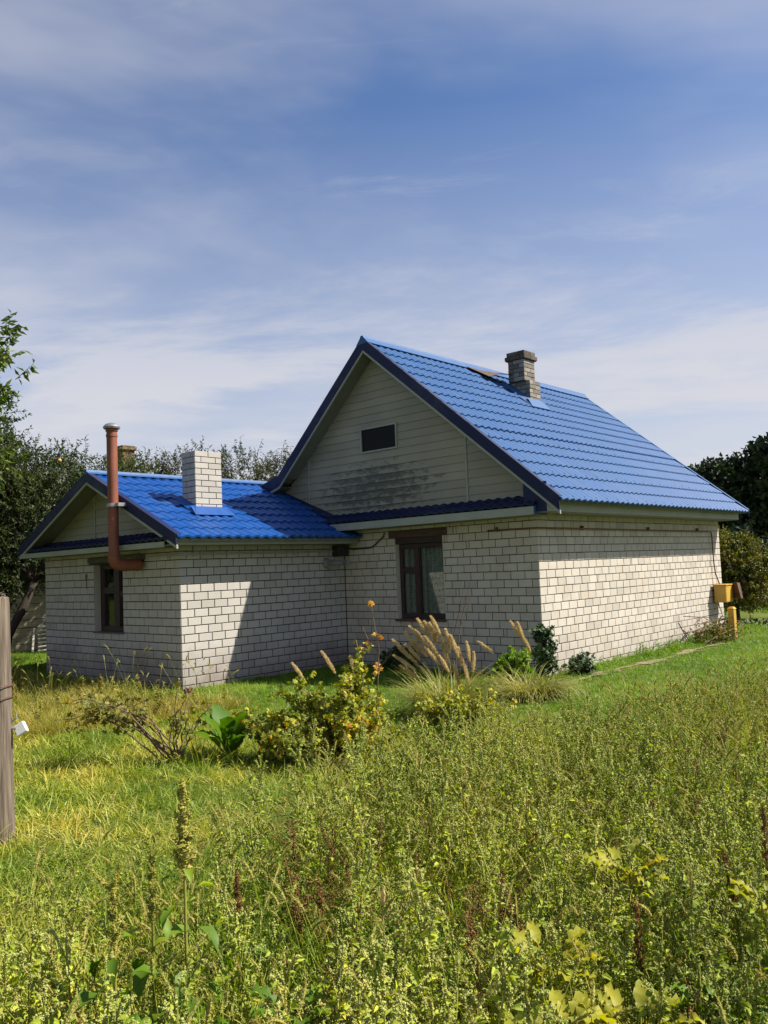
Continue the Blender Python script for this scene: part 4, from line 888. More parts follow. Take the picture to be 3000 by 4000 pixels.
# ---- instancing of uncountable plants
def scatter(name, pts, rots, scl, meshes, idx=None):
    n = len(pts); hid = bpy.data.collections.new(name+'_kinds')
    for i, me in enumerate(meshes): hid.objects.link(bpy.data.objects.new('%s_kind_%02d' % (name, i), me))
    me = bpy.data.meshes.new(name); me.vertices.add(n); me.vertices.foreach_set('co', np.asarray(pts, dtype=np.float32).ravel())
    a = me.attributes.new('rot', 'FLOAT_VECTOR', 'POINT'); a.data.foreach_set('vector', np.asarray(rots, dtype=np.float32).ravel())
    a = me.attributes.new('scl', 'FLOAT', 'POINT'); a.data.foreach_set('value', np.asarray(scl, dtype=np.float32))
    a = me.attributes.new('idx', 'INT', 'POINT'); a.data.foreach_set('value', (RG.integers(len(meshes), size=n) if idx is None else idx).astype(np.int32))
    o = meta(obj(name, me), kind='stuff'); ng = bpy.data.node_groups.new(name+'_scatter', 'GeometryNodeTree')
    ng.interface.new_socket('Geometry', in_out='INPUT', socket_type='NodeSocketGeometry'); ng.interface.new_socket('Geometry', in_out='OUTPUT', socket_type='NodeSocketGeometry')
    gi = ng.nodes.new('NodeGroupInput'); go = ng.nodes.new('NodeGroupOutput'); ci = ng.nodes.new('GeometryNodeCollectionInfo'); ci.inputs[0].default_value = hid
    ci.inputs['Separate Children'].default_value = True; ci.inputs['Reset Children'].default_value = True
    ip = ng.nodes.new('GeometryNodeInstanceOnPoints'); ip.inputs['Pick Instance'].default_value = True
    def at(nm, ty): q = ng.nodes.new('GeometryNodeInputNamedAttribute'); q.data_type = ty; q.inputs[0].default_value = nm; return q.outputs[0]
    L = ng.links.new; L(gi.outputs[0], ip.inputs['Points']); L(ci.outputs[0], ip.inputs['Instance']); L(at('idx', 'INT'), ip.inputs['Instance Index'])
    e2r = ng.nodes.new('FunctionNodeEulerToRotation'); L(at('rot', 'FLOAT_VECTOR'), e2r.inputs[0]); L(e2r.outputs[0], ip.inputs['Rotation']); L(at('scl', 'FLOAT'), ip.inputs['Scale']); L(ip.outputs[0], go.inputs[0])
    md = o.modifiers.new('scatter', 'NODES'); md.node_group = ng
    return o
def tuft(n, h, spread, w, lean=(.05, .6), droop=(.2, 1.3), mat='meadow', seg=3):
    a = RG.uniform(0, 6.283, n); rr = spread*np.sqrt(RG.uniform(size=n)); b = np.stack([np.cos(a)*rr, np.sin(a)*rr, np.full(n, -.01)], -1)
    G = GB([mat]); V, T, Q, _ = blades(b, a+RG.normal(size=n)*.8, RG.uniform(*lean, n), h*RG.uniform(.45, 1.15, n), w*RG.uniform(.6, 1.3, n), RG.uniform(*droop, n), seg); G.add(V, T, Q); return G
def add_foxtails(G, n, h, spread, bm, hm, headlen=.055, headw=.009, nod=.9):
    """arching stems with bristly cylindrical heads"""
    for i in range(n):
        a = RG.uniform(0, 6.283); r_ = spread*RG.uniform(); p = np.array([math.cos(a)*r_, math.sin(a)*r_, 0]); az_ = RG.uniform(0, 6.283); d = np.array([math.cos(az_), math.sin(az_), 0]); H = h*RG.uniform(.7, 1.15)
        th = RG.uniform(.02, .25); pts = [p]; seg = 6
        for k in range(seg): th += RG.uniform(.02, .12); pts.append(pts[-1]+(d*math.sin(th)+np.array([0, 0, math.cos(th)]))*H/seg)
        pts = np.array(pts); V, F = tubes(pts[:-1], pts[1:], .0014, .0011); G.add(V, F, m=bm)
        hl = headlen*RG.uniform(.7, 1.3); hp_ = [pts[-1]]
        for k in range(5): th += nod*RG.uniform(.1, .3); hp_.append(hp_[-1]+(d*math.sin(th)+np.array([0, 0, math.cos(th)]))*hl/5)
        hp_ = np.array(hp_); t = np.linspace(0, 1, 26); q = np.stack([np.interp(t, np.linspace(0, 1, 6), hp_[:, c]) for c in range(3)], -1)
        prof = headw*(.35+.65*np.sin(np.clip(t*1.08, 0, 1)*math.pi)**.6)
        V, F = beads(q, prof*.75); G.add(V, F, m=hm)
        m_ = 60; k = RG.integers(26, size=m_); D = nrm(RG.normal(size=(m_, 3))+nrm(hp_[-1]-hp_[0])*.9); V, F = leafcards(q[k], D, np.full(m_, headw*2.1), np.full(m_, .0012)); G.add(V, F, m=hm)
    return G
def goosefoot(H, nb=14, seedy=1.):
    """branched weed: stem, ascending branches, small toothed leaves, mealy seed clusters"""
    G = GB(['gf_leaf', 'gf_seed', 'gf_stem']); lean = RG.normal(size=2)*.10; n = 9; z = np.linspace(0, H, n)
    st = np.stack([lean[0]*z+.012*np.sin(z*9+RG.uniform(0, 6)), lean[1]*z+.012*np.cos(z*8), z-.02], -1)
    V, F = tubes(st[:-1], st[1:], .0036, .0026); G.add(V, F, m=2)
    def at(t): return np.array([np.interp(t, np.linspace(0, 1, n), st[:, c]) for c in range(3)])
    LP, LD, LL, BP, BR = [], [], [], [], []
    a = RG.uniform(0, 6.28)
    def seeds(p, q, cnt, r):
        t = RG.uniform(0, 1, cnt)[:, None]; BP.append(p+(q-p)*t+RG.normal(size=(cnt, 3))*r*.55); BR.append(np.full(cnt, r)*RG.uniform(.55, 1.2, cnt))
    for i in range(nb):
        t = .18+.78*i/nb; a += 2.4+RG.normal()*.3; p = at(t); L_ = H*(.34-.24*t)*RG.uniform(.6, 1.25); d = np.array([math.cos(a), math.sin(a), RG.uniform(1.4, 3.2)]); d /= np.linalg.norm(d); q = p+d*L_
        q2 = q+np.array([d[0]*.3, d[1]*.3, .1])*L_*.5; V, F = tubes(np.array([p, q]), np.array([q, q2]), [.0018, .0013], [.0013, .0008]); G.add(V, F, m=2); q3 = q2+np.array([d[0]*.8, d[1]*.8, -.25])*L_*.35; seeds(q2, q3, int(16*seedy), .0032)
        for k in range(5): s = RG.uniform(.05, 1); LP.append(p+(q-p)*s); LD.append([math.cos(a+RG.normal()*.9), math.sin(a+RG.normal()*.9), RG.uniform(-.5, .6)]); LL.append(RG.uniform(.022, .048)*(1.25-t*.6))
        LP.append(p); LD.append([math.cos(a), math.sin(a), .1]); LL.append(RG.uniform(.035, .065)*(1.15-t*.8))
        if t > .25: seeds(p+(q-p)*.35, q2, int((26+20*t)*seedy), .0034)
        for k in range(2):
            s = p+(q-p)*RG.uniform(.4, .95); e = s+nrm(d+RG.normal(size=3)*.7)*L_*.35; V, F = tubes(s[None], e[None], .001, .0006); G.add(V, F, m=2)
            if t > .2: seeds(s, e, int(16*seedy), .0031)
    seeds(at(.72), at(1.0)+np.array([0, 0, .03]), int(60*seedy), .0036)
    LP, LD, LL = np.array(LP), np.array(LD), np.array(LL); V, T, Q = leaves(LP, LD, LL, LL*.5, curl=.3); G.add(V, T, Q, m=0)
    if BP: V, F = beads(np.concatenate(BP), np.concatenate(BR)); G.add(V, F, m=1)
    return G
def leafy_weed(H, leaf='gf_leaf', n=40, ll=.05, ratio=.28):
    G = GB([leaf, 'gf_stem']); z = np.linspace(0, H, 6); l = RG.normal(size=2)*.12; st = np.stack([l[0]*z, l[1]*z, z-.02], -1); V, F = tubes(st[:-1], st[1:], .0028, .0018); G.add(V, F, m=1)
    t = RG.uniform(.1, 1, n); P = np.stack([np.interp(t*H, z, st[:, c]) for c in range(3)], -1); a = RG.uniform(0, 6.28, n)
    D = np.stack([np.cos(a), np.sin(a), RG.uniform(-.1, 1.1, n)], -1); V, T, Q = leaves(P, D, ll*(1.2-.6*t)*RG.uniform(.7, 1.2, n), ll*ratio*RG.uniform(.8, 1.2, n), roll=RG.uniform(-.5, .5, n)); G.add(V, T, Q); return G
def seedstalk(H):
    """brown dry dock-like stalk"""
    G = GB(['brownweed', 'gf_stem']); z = np.linspace(0, H, 6); l = RG.normal(size=2)*.1; st = np.stack([l[0]*z, l[1]*z, z-.02], -1); V, F = tubes(st[:-1], st[1:], .003, .0018); G.add(V, F, m=0)
    n = 110; t = RG.uniform(.45, 1.0, n); P = np.stack([np.interp(t*H, z, st[:, c]) for c in range(3)], -1)+RG.normal(size=(n, 3))*.009; V, F = beads(P, np.full(n, .0045)); G.add(V, F, m=0)
    for k in range(5): s = np.array([l[0]*H*.5, l[1]*H*.5, H*RG.uniform(.4, .8)]); e = s+np.array([RG.normal()*.06, RG.normal()*.06, .10]); V, F = tubes(s[None], e[None], .0015, .001); G.add(V, F); V, F = beads(s+(e-s)*RG.uniform(.3, 1, (18, 1))+RG.normal(size=(18, 3))*.005, np.full(18, .004)); G.add(V, F)
    n = 10; P = np.stack([l[0]*z[1]+RG.normal(size=n)*.01, l[1]*z[1]+RG.normal(size=n)*.01, RG.uniform(.05, H*.6, n)], -1); V, T, Q = leaves(P, np.concatenate([RG.normal(size=(n, 2)), RG.uniform(-.6, .4, (n, 1))], 1), np.full(n, .06), np.full(n, .014), curl=.6); G.add(V, T, Q); return G
# zone masks on the ground
def vnoise(x, y, f, s=0.):
    return (np.sin(x*f+s+1.7*np.sin(y*f*.63+s))+np.sin(y*f*1.13+s*2+1.3*np.sin(x*f*.71)))*.25+.5
def inside_house(x, y): return ((x < .02) & (x > -6.5) & (y > -.02) & (y < 7.7)) | ((x < -4.18) & (x > -8.7) & (y > -3.66) & (y < .1))
def pts_in(x0, x1, y0, y1, dens, keep):
    n = int((x1-x0)*(y1-y0)*dens); x = RG.uniform(x0, x1, n); y = RG.uniform(y0, y1, n); k = keep(x, y) & ~inside_house(x, y); x, y = x[k], y[k]
    return np.stack([x, y, gh(x, y)], -1)
def rots(n, tilt=.12): return np.stack([RG.normal(size=n)*tilt, RG.normal(size=n)*tilt, RG.uniform(0, 6.283, n)], -1)
def cdist(x, y): return np.hypot(x-CAM[0], y-CAM[1])
def view(x, y, marg=.28):
    d = np.stack([x-CAM[0], y-CAM[1]], -1); z = d@(_f[:2]/np.linalg.norm(_f[:2])); h = d@(_r[:2]/np.linalg.norm(_r[:2])); return (z > .6) & (np.abs(h) < z*(1500/FOC+marg)+1.2)
edge = lambda y: 3.0+.9*np.clip((y+4.6)/3.0, 0, 1)+.30*np.sin(y*1.3)+.16*np.sin(y*3.1+1)         # where the weedy plot starts
def weedy(x, y): return x > edge(y)
def dryband(x, y): return (y < -4.25+.2*np.sin(x*2)) & (y > -6.5-.55*np.sin(x*.8+2)-.5*vnoise(x, y, 2.6, 1)) & (x > -9.5) & (x < -2.0-.5*(y+4.4)*-1*.3)
def lawnz(x, y): return ((x < edge(y)) & (y > -4.9+.35*np.sin(x*1.7)) & (x > -2.6)) | (x < -9) | ((y > -4.4) & (x < -2.6))
shade = lambda x, y: (y > -3.2) & (x > -4.2) & (x < .2)
# lawn near the house: short and green
P = pts_in(-14, 4.5, -6.5, 12, 150, lambda x, y: lawnz(x, y) & view(x, y) & ((np.abs(x-.66+.02) > .07*(1+vnoise(x, y, 3))) | (vnoise(x, y, 2.2, 3)+RG.uniform(-.2, .2, len(x)) > .52)))
scatter('lawn_grass', P, rots(len(P), .2), RG.uniform(.6, 1.25, len(P)), [tuft(14, .105, .055, .0072, (.1, .9), (.3, 1.3), 'lawn').mesh('lawn_tuft') for _ in range(5)])
P = pts_in(-24, 16, 9, 34, 10, lambda x, y: view(x, y) & ((y < 9.8) | (y > 14)))
scatter('far_grass', P, rots(len(P), .2), RG.uniform(.8, 1.6, len(P)), [tuft(22, .14, .22, .012, (.1, .9), (.3, 1.2), 'lawn').mesh('far_tuft') for _ in range(3)])
# meadow: medium, mixed yellow green
P = pts_in(-9.5, 3.8, -13, -4.2, 170, lambda x, y: ~lawnz(x, y) & ~weedy(x-.25, y) & view(x, y))
scatter('meadow_grass', P, rots(len(P), .25), RG.uniform(.6, 1.3, len(P))*(1.0-.25*vnoise(P[:, 0], P[:, 1], 1.6)), [tuft(13, .19, .06, .0078, (.1, .9), (.4, 1.7), 'meadow').mesh('meadow_tuft') for _ in range(7)])
P = pts_in(-9.5, 3.8, -12, -3.9, 7, lambda x, y: ~weedy(x-.1, y) & view(x, y) & (vnoise(x, y, 1.9, 2) > .3) & (y < -4.4))
def foxm(): g = tuft(6, .16, .03, .005, mat='meadow'); g.mats.append('foxhead'); return add_foxtails(g, 3, .26, .04, 0, 1, .05, .006)
scatter('foxtail_meadow', P, rots(len(P), .15), RG.uniform(.6, 1.1, len(P)), [foxm().mesh('foxtail') for _ in range(5)])
# tall yellow dry grass in front of the low wing
P = pts_in(-9.5, -1.0, -7.2, -4.0, 150, lambda x, y: dryband(x, y) & view(x, y))
def dry(): g = tuft(15, .30, .07, .0065, (.02, .7), (.3, 1.7), 'drygrass'); return g
scatter('dry_grass', P, rots(len(P), .15), RG.uniform(.6, 1.15, len(P)), [dry().mesh('dry_tuft') for _ in range(6)])
P = pts_in(-9.3, -1.2, -6.0, -4.0, 7.5, lambda x, y: dryband(x, y-.1) & view(x, y))
def fox(h, n, hl=.08, hw=.009): g = tuft(7, h*.6, .04, .006, (.02, .6), (.3, 1.4), 'meadow'); g.mats.append('foxhead'); return add_foxtails(g, n, h, .05, 0, 1, hl, hw, .5)
PW = pts_in(-9.0, -.6, -6.6, -4.3, 9, lambda x, y: dryband(x, y) & view(x, y))
scatter('low_leafy_weeds', PW, rots(len(PW), .2), RG.uniform(.5, 1.1, len(PW)), [leafy_weed(.34, 'leaf_raspberry', 30, .06, .45).mesh('low_weed') for _ in range(3)])
scatter('tall_foxtail', P, rots(len(P), .1), RG.uniform(.65, 1.15, len(P)), [fox(.62, 2).mesh('tall_foxtail') for _ in range(5)])
# weedy plot along the right and the foreground
W = lambda x, y: weedy(x, y) & view(x, y, .38)
P = pts_in(2.4, 9, -11.5, 6, 130, lambda x, y: W(x+.2, y) & (cdist(x, y) > 1.3) & (cdist(x, y) < 12))
scatter('weed_undergrass', P, rots(len(P), .25), RG.uniform(.7, 1.35, len(P)), [tuft(14, .40, .07, .0080, (.05, .6), (.2, 1.3), 'meadow', 4).mesh('weed_tuft') for _ in range(6)])
P = pts_in(2.0, 9, -11.5, 7, 58, lambda x, y: W(x+RG.uniform(-.1, .9, len(x))**2, y) & (cdist(x, y) > 1.7) & (vnoise(x, y, 1.5, 4)+RG.uniform(-.3, .3, len(x)) > .28))
hs = np.clip(1.05-.032*(cdist(P[:, 0], P[:, 1])-2), .62, 1.1)
GFM = [goosefoot(.50+.04*i, 13).mesh('goosefoot') for i in range(7)]
scatter('goosefoot_weeds', P, rots(len(P), .10), RG.uniform(.55, 1.1, len(P))*hs, GFM)
P = pts_in(2.6, 9, -11.5, 7, 34, lambda x, y: W(x, y) & (cdist(x, y) > 1.7))
scatter('leafy_weeds', P, rots(len(P), .15), RG.uniform(.55, 1.1, len(P)), [leafy_weed(.42, n=46, ll=.055).mesh('leafy_weed') for _ in range(5)])
P = pts_in(2.3, 9, -11.5, 7, 40, lambda x, y: W(x+.4, y) & (cdist(x, y) > 1.6))
scatter('foxtail_weeds', P, rots(len(P), .12), RG.uniform(.7, 1.15, len(P)), [fox(.52, 3, .075, .0075).mesh('foxtail_weed') for _ in range(6)])
P = pts_in(3.4, 9, -10.5, 7, 15, lambda x, y: W(x, y) & (cdist(x, y) > 2.2) & (vnoise(x, y, 1.2, 1)+RG.uniform(-.3, .3, len(x)) > .42) & (x+y > -3.6-1.2))
scatter('brown_weeds', P, rots(len(P), .12), RG.uniform(.6, 1.1, len(P)), [seedstalk(.5).mesh('brown_weed') for _ in range(4)])
P = pts_in(-.1, .58, -.2, 7.4, 75, lambda x, y: (vnoise(x, y, 2.5, 1) > .3) & (x < .46))
scatter('wall_foot_weeds', P, rots(len(P), .3), RG.uniform(.45, 1.2, len(P)), [leafy_weed(.20, 'lawn', 26, .07, .2).mesh('wall_weed') for _ in range(3)]+[tuft(16, .22, .05, .007, (.2, .9), (.4, 1.4), 'lawn').mesh('wall_tuft') for _ in range(3)])

P = pts_in(-1.2, 3.0, -6.9, -3.2, 9, lambda x, y: (np.hypot(x-1.0, (y+5.2)*.8) < 1.5) & (RG.uniform(size=len(x)) < .9))
scatter('rough_grass', P, rots(len(P), .15), RG.uniform(.6, 1.1, len(P)), [tuft(26, .38, .07, .0075, (.05, .6), (.3, 1.6), 'meadow', 4).mesh('rough_tuft') for _ in range(4)]+[leafy_weed(.40, n=40, ll=.05).mesh('rough_weed')])
# ================================================================== single plants
def amaranth(name, label, x, y, H, spike=.22, thick=.020, seed='am_seed', leaf='am_leaf', nod=0., lean=(0, 0), group=None, leafn=16):
    root = empty(name, (x, y, float(gh(x, y))), label, 'weed', group)
    n = 10; t = np.linspace(0, 1, n); P = np.stack([lean[0]*t**1.5, lean[1]*t**1.5, t*H], -1); 
    mb = MB(); mb.tube([tuple(p) for p in P[:-1]], [.008-.005*k/n for k in range(n-1)], 7); ch(mb.build('stem', M['gf_stem'], smooth=True), root)
    def at(u): return np.array([np.interp(u, t, P[:, c]) for c in range(3)])
    s0 = 1-spike/H; G = GB([seed]); a0 = RG.uniform(0, 6.28)
    def lobe(p, q, r0, cnt):
        u = np.linspace(0, 1, cnt); c = p+(q-p)*u[:, None]; rr = r0*(.35+.65*np.sin(np.clip(u*.93+.07, 0, 1)*math.pi)**.6)
        for k in range(3): V, F = beads(c+nrm(RG.normal(size=(cnt, 3)))*(rr*.62)[:, None], rr*.42+.0015); G.add(V, F)
        m_ = cnt*3; k = RG.integers(cnt, size=m_); D = nrm(RG.normal(size=(m_, 3))+nrm(q-p)*.8); V, F = leafcards(c[k]+D*rr[k][:, None]*.5, D, np.full(m_, .010), np.full(m_, .0025)); G.add(V, F)
    tip = at(1)+np.array([nod, nod*.6, .0]); mid = at(.93)
    lobe(at(s0), mid, thick*.55, 34); lobe(mid, tip, thick*.5, 26)
    for k in range(16):
        u = s0+(.97-s0)*k/16; a = a0+2.4*k; L_ = thick*2.4*(1.15-.75*k/16)*RG.uniform(.7, 1.3); p = at(u); q = p+np.array([math.cos(a)*.5, math.sin(a)*.5, .95])*L_; lobe(p, q, thick*.42, 14)
    ch(obj('flower_spike', G.mesh('flower_spike')), root)
    for k in range(leafn):
        u = .15+(s0+.06-.15)*k/leafn; a = a0+2.4*k; p = at(u); L_ = (.05+.065*math.sin(math.pi*(.25+.7*k/leafn)))*RG.uniform(.75, 1.2)
        d = np.array([math.cos(a), math.sin(a), .45]); q = p+d*L_*.55; g = GB([leaf, 'gf_stem']); V, F = tubes(p[None], q[None], .0014, .001); g.add(V, F, m=1)
        V, T, Q = leaves(q[None], np.array([[math.cos(a), math.sin(a), RG.uniform(-.8, .1)]]), np.array([L_]), np.array([L_*.55]), curl=.35, roll=np.array([RG.uniform(-.3, .3)])); g.add(V, T, Q); me = g.mesh('leaf'); me.polygons.foreach_set('use_smooth', [True]*len(me.polygons))
        ch(obj('leaf', me), root)
    return root
amaranth('amaranth', 'tallest green amaranth with a thick pale topped seed spike at lower left', 4.26, -9.37, 1.08, .33, .030)
amaranth('amaranth', 'slimmer amaranth just left of the tallest one', 4.20, -9.46, .86, .24, .015, leafn=12)
amaranth('amaranth', 'amaranth whose yellow seed spike bends over like a hook', 4.23, -9.62, .84, .24, .016, nod=-.06, leafn=14)
amaranth('amaranth', 'small amaranth with a dark brown dried spike right of the tallest one', 4.21, -9.11, .67, .17, .012, seed='brownweed', leafn=12)
amaranth('amaranth', 'dark brown dried seed spike nearest the right edge', 5.68, -7.82, .82, .36, .013, seed='brownweed', leafn=6)
amaranth('amaranth', 'leaning dark brown spike a little inside the right edge', 5.60, -7.85, .66, .22, .014, seed='brownweed', leafn=6, lean=(-.05, -.04))
amaranth('amaranth', 'broken dark brown stalk standing in dry brown weeds at lower right', 5.42, -8.36, .62, .25, .012, seed='brownweed', leafn=4)
def broadleaf(name, label, x, y, n, L0, mat, z=.0, up=1.2, wr=.36, cat='plant', stem=.12, group=None):
    root = empty(name, (x, y, float(gh(x, y))), label, cat, group)
    for k in range(n):
        a = 2.4*k+RG.normal()*.3; e = up*RG.uniform(.5, 1.3); d = nrm(np.array([math.cos(a), math.sin(a), e])); st = stem*RG.uniform(.7, 1.2); L_ = L0*RG.uniform(.65, 1.15); g = GB([mat])
        p = np.array([math.cos(a)*.02, math.sin(a)*.02, z-.02]); q = p+d*st; V, F = tubes(p[None], q[None], .004, .003); g.add(V, F)
        # wavy blade strip
        m_ = 8; side = nrm(np.cross(d, [0, 0, 1.])); cp = q.copy(); th = math.atan2(d[2], math.hypot(d[0], d[1])); V = []
        for i in range(m_+1):
            t = i/m_; w = L_*wr*math.sin(math.pi*min(1, (t*.92+.06)))**.7*.5*(1+.14*math.sin(i*2.6+k)); dn = np.array([math.cos(a)*math.cos(th), math.sin(a)*math.cos(th), math.sin(th)]); nn_ = np.cross(side, dn)
            V += [cp-side*w+nn_*w*.35+nn_*.012*math.sin(i*2.2+k), cp, cp+side*w+nn_*w*.35+nn_*.012*math.cos(i*2.5+k)]
            cp = cp+dn*L_/m_; th -= RG.uniform(.02, .22)
        Q = []; 
        for i in range(m_): b = i*3; Q += [(b, b+1, b+4, b+3), (b+1, b+2, b+5, b+4)]
        g.add(np.array(V), np.array(Q)); me = g.mesh('leaf'); me.polygons.foreach_set('use_smooth', [True]*len(me.polygons)); ch(obj('leaf', me), root)
    return root
broadleaf('horseradish_plant', 'horseradish with large upright bright green leaves left of the yellowing bush', .22, -6.10, 16, .46, 'leaf_green', up=2.6, wr=.34, stem=.12)
for (x, y, z, lab) in [(5.12, -7.84, .32, 'yellow leaved plant in the middle of the weedy plot'), (5.26, -8.67, .30, 'bright yellow leaved plant low in the right foreground'), (5.63, -8.81, .28, 'yellow leaved plant at the bottom of the right foreground'),
                       (5.80, -8.02, .36, 'yellow green broad leaved plant by the right edge'), (5.50, -8.98, .26, 'yellow leaved plant cut by the bottom edge')]:
    broadleaf('yellowing_plant', lab, x, y, 20, .105, 'leaf_yellow', z=z+.13, up=1.1, wr=.40, stem=.10, group='yellow leaved plants in the weeds')
for (x, y, z, l0, w_) in [(4.75, -9.3, .30, .12, 'right of the tallest amaranth near the bottom edge'), (4.5, -9.55, .28, .11, 'just below the tallest amaranth'), (4.0, -9.6, .3, .10, 'left of the hooked amaranth'), (5.75, -8.5, .3, .12, 'at the lower right among yellow leaved plants'), (4.6, -8.7, .25, .09, 'beside the bleached grass stalk')]:
    broadleaf('dock_plant', 'broad green leaved weed '+w_, x, y, 8, l0*.9, 'am_leaf', z=z+.08, up=.9, wr=.45, stem=.07, group='broad leaved weeds in the foreground')
# individual tall goosefoot in front
for i, (x, y, h) in enumerate([(3.94, -8.2, .93), (4.23, -7.69, .87), (4.85, -7.99, .78), (5.61, -8.27, .80), (5.67, -7.9, .93), (3.75, -7.7, .74), (4.45, -9.75, .62), (4.9, -9.45, .55), (5.25, -9.1, .55), (5.05, -8.5, .66), (4.62, -8.95, .62), (3.95, -9.75, .66), (4.05, -10.0, .6), (5.9, -8.7, .62), (3.7, -9.55, .62), (5.45, -8.55, .6)]):
    o = obj('goosefoot', GFM[i % 7] if False else goosefoot(h, 16, 1.0).mesh('goosefoot'), None, (x, y, float(gh(x, y)))); meta(o, 'tall mealy seeded goosefoot weed standing above the foreground weeds', 'weed', 'tall goosefoot weeds in the foreground')
def bleached():
    x, y = 4.70, -8.86; root = empty('bleached_stalk', (x, y, 0), 'single bleached grass stalk with a pale tip in the middle foreground', 'grass stalk')
    mb = MB(); mb.tube([(0, 0, 0), (.01, 0, .3), (.0, .01, .56)], [.004, .003, .0025], 6); ch(mb.build('stem', M['plume']), root)
    mb = MB(); mb.tube([(0, .01, .555), (.003, .01, .58), (.004, .012, .605), (.004, .012, .625)], [.003, .007, .008, .002], 8); ch(mb.build('tip', M['plume'], smooth=True), root)
bleached()
# ---- shrubs of arching stems with lobed leaves
def shrub(name, label, x, y, stems, leafmat, size, lpm, stemmat='twig', cat='bush', dens_from=.15, jitter=.03, extra=None):
    root = empty(name, (x, y, float(gh(x, y))), label, cat); mb = MB(); G = GB([leafmat])
    for (tx, ty, tz, bend, dens) in stems:
        p = curve_pts((RG.normal()*.05, RG.normal()*.05, -.02), (tx, ty, tz), bend, 9); p[1:-1] += RG.normal(size=(7, 3))*.014
        mb.tube([tuple(q) for q in p], [.0075*(1-k/10)+.0018 for k in range(9)], 5)
        Lg = np.linalg.norm(np.diff(p, axis=0), axis=1).sum(); m_ = int(Lg*lpm*dens); u = RG.uniform(dens_from, 1, m_)
        c = np.stack([np.interp(u, np.linspace(0, 1, 9), p[:, k]) for k in range(3)], -1)+RG.normal(size=(m_, 3))*jitter
        for k in range(int(6*dens)+1):
            s = p[3+k % 5]; e = s+nrm(RG.normal(size=3)+np.array([0, 0, .5]))*RG.uniform(.08, .22); mb.tube([tuple(s), tuple((s+e)/2+RG.normal(size=3)*.01), tuple(e)], [.004, .003, .0015], 4)
            q = int(10*dens); 
            if q: c = np.concatenate([c, s+(e-s)*RG.uniform(.2, 1.1, (q, 1))+RG.normal(size=(q, 3))*jitter*.6])
        if len(c):
            nr = nrm(RG.normal(size=(len(c), 3))*.8+np.array([.15, -.25, .6])); V, T = lobed(c, nr, size*RG.uniform(.55, 1.2, len(c))); G.add(V, T)
    ch(mb.build('stems', M[stemmat], smooth=True), root); ch(obj('foliage', G.mesh('foliage')), root); return root
st = []
for i in range(24):
    a = RG.uniform(0, 6.28); r_ = RG.uniform(.1, .75); st.append((math.cos(a)*r_, math.sin(a)*r_, RG.uniform(.3, .85)*(1.1-r_*.75), (math.cos(a)*.06, math.sin(a)*.06, .05), RG.uniform(.6, 1.3)))
st += [(.02, .15, 1.10, (.03, 0, 0), .8), (.05, .2, 1.0, (0, .03, 0), .7), (-.55, -.4, .62, (-.05, 0, .15), 1.3), (-.45, -.25, .5, (0, 0, .15), 1.3), (-.35, -.35, .75, (0, 0, .1), 1.2), (-.75, -.55, .35, (0, 0, .2), 1.2), (.1, .05, .92, (0, 0, 0), 1.4), (.15, .1, .8, (0, 0, 0), 1.5)]
shrub('currant_bush', 'yellowing currant bush with twiggy base in front of the big window', 1.22, -5.52, st, 'leaf_currant', .033, 62)
st = [(RG.uniform(-.5, .5), RG.uniform(-.3, .3), RG.uniform(.12, .38), (0, 0, .12), 1.3) for _ in range(14)]+[(.35, .3, .42, (0, 0, .1), 1.2), (.5, .35, .33, (0, 0, .1), 1.2)]
shrub('currant_bush', 'low sprawling yellow and brown bush behind the currant at right', 1.55, -4.35, st, 'leaf_currant', .028, 55)
st = [(RG.uniform(-.4, .3), RG.uniform(-.3, .25), RG.uniform(.15, .5), (0, 0, .08), 1.1) for _ in range(14)]
shrub('currant_bush', 'dark shaded part of low bush between horseradish and the tall currant', .62, -5.85, st, 'leaf_currant', .030, 45)
# bare upright stalk with orange leaves
root = empty('orange_leaved_sapling', (1.36, -5.22, 0), 'thin bare sapling with a few orange leaves against the brick corner', 'sapling'); mb = MB()
mb.tube([(0, -.05, 0), (.0, -.02, .5), (.03, -.0, 1.0), (.0, -.03, 1.28), (0, -.05, 1.44)], [.008, .006, .005, .004, .002], 5); mb.tube([(.03, 0, .95), (-.05, -.05, 1.06), (-.09, -.08, 1.2)], [.004, .003, .002], 4); mb.tube([(.02, 0, .8), (.12, .08, .95)], [.004, .002], 4)
ch(mb.build('stem', M['twig']), root); G = GB(['leaf_orange']); c = np.array([(-.0, -.05, 1.44), (.01, -.04, 1.42), (-.02, -.06, 1.40), (.02, .01, 1.12), (.05, .02, 1.10), (-.01, -.02, 1.13), (0, 0, .84), (.03, .0, .80), (-.03, .01, .82), (.01, -.02, .78), (-.06, -.05, 1.05)])
V, T = lobed(c, RG.normal(size=(len(c), 3))+np.array([.3, -.6, .2]), np.full(len(c), .036)); G.add(V, T); ch(obj('foliage', G.mesh('foliage')), root)
# raspberry at the left
st = []
for i in range(12): st.append((RG.uniform(-1.0, -.25), RG.uniform(-.75, -.1), RG.uniform(.32, .62), (-.05, -.05, .22), RG.uniform(.3, .8)))
for i in range(7): st.append((RG.uniform(-.1, .35), RG.uniform(-.1, .35), RG.uniform(.45, .8), (0, 0, .05), .25))
shrub('raspberry_canes', 'arching bare raspberry canes leaning left with a few yellow and dark red leaves', -.05, -6.55, st, 'leaf_raspberry', .04, 26, dens_from=.45, jitter=.06)
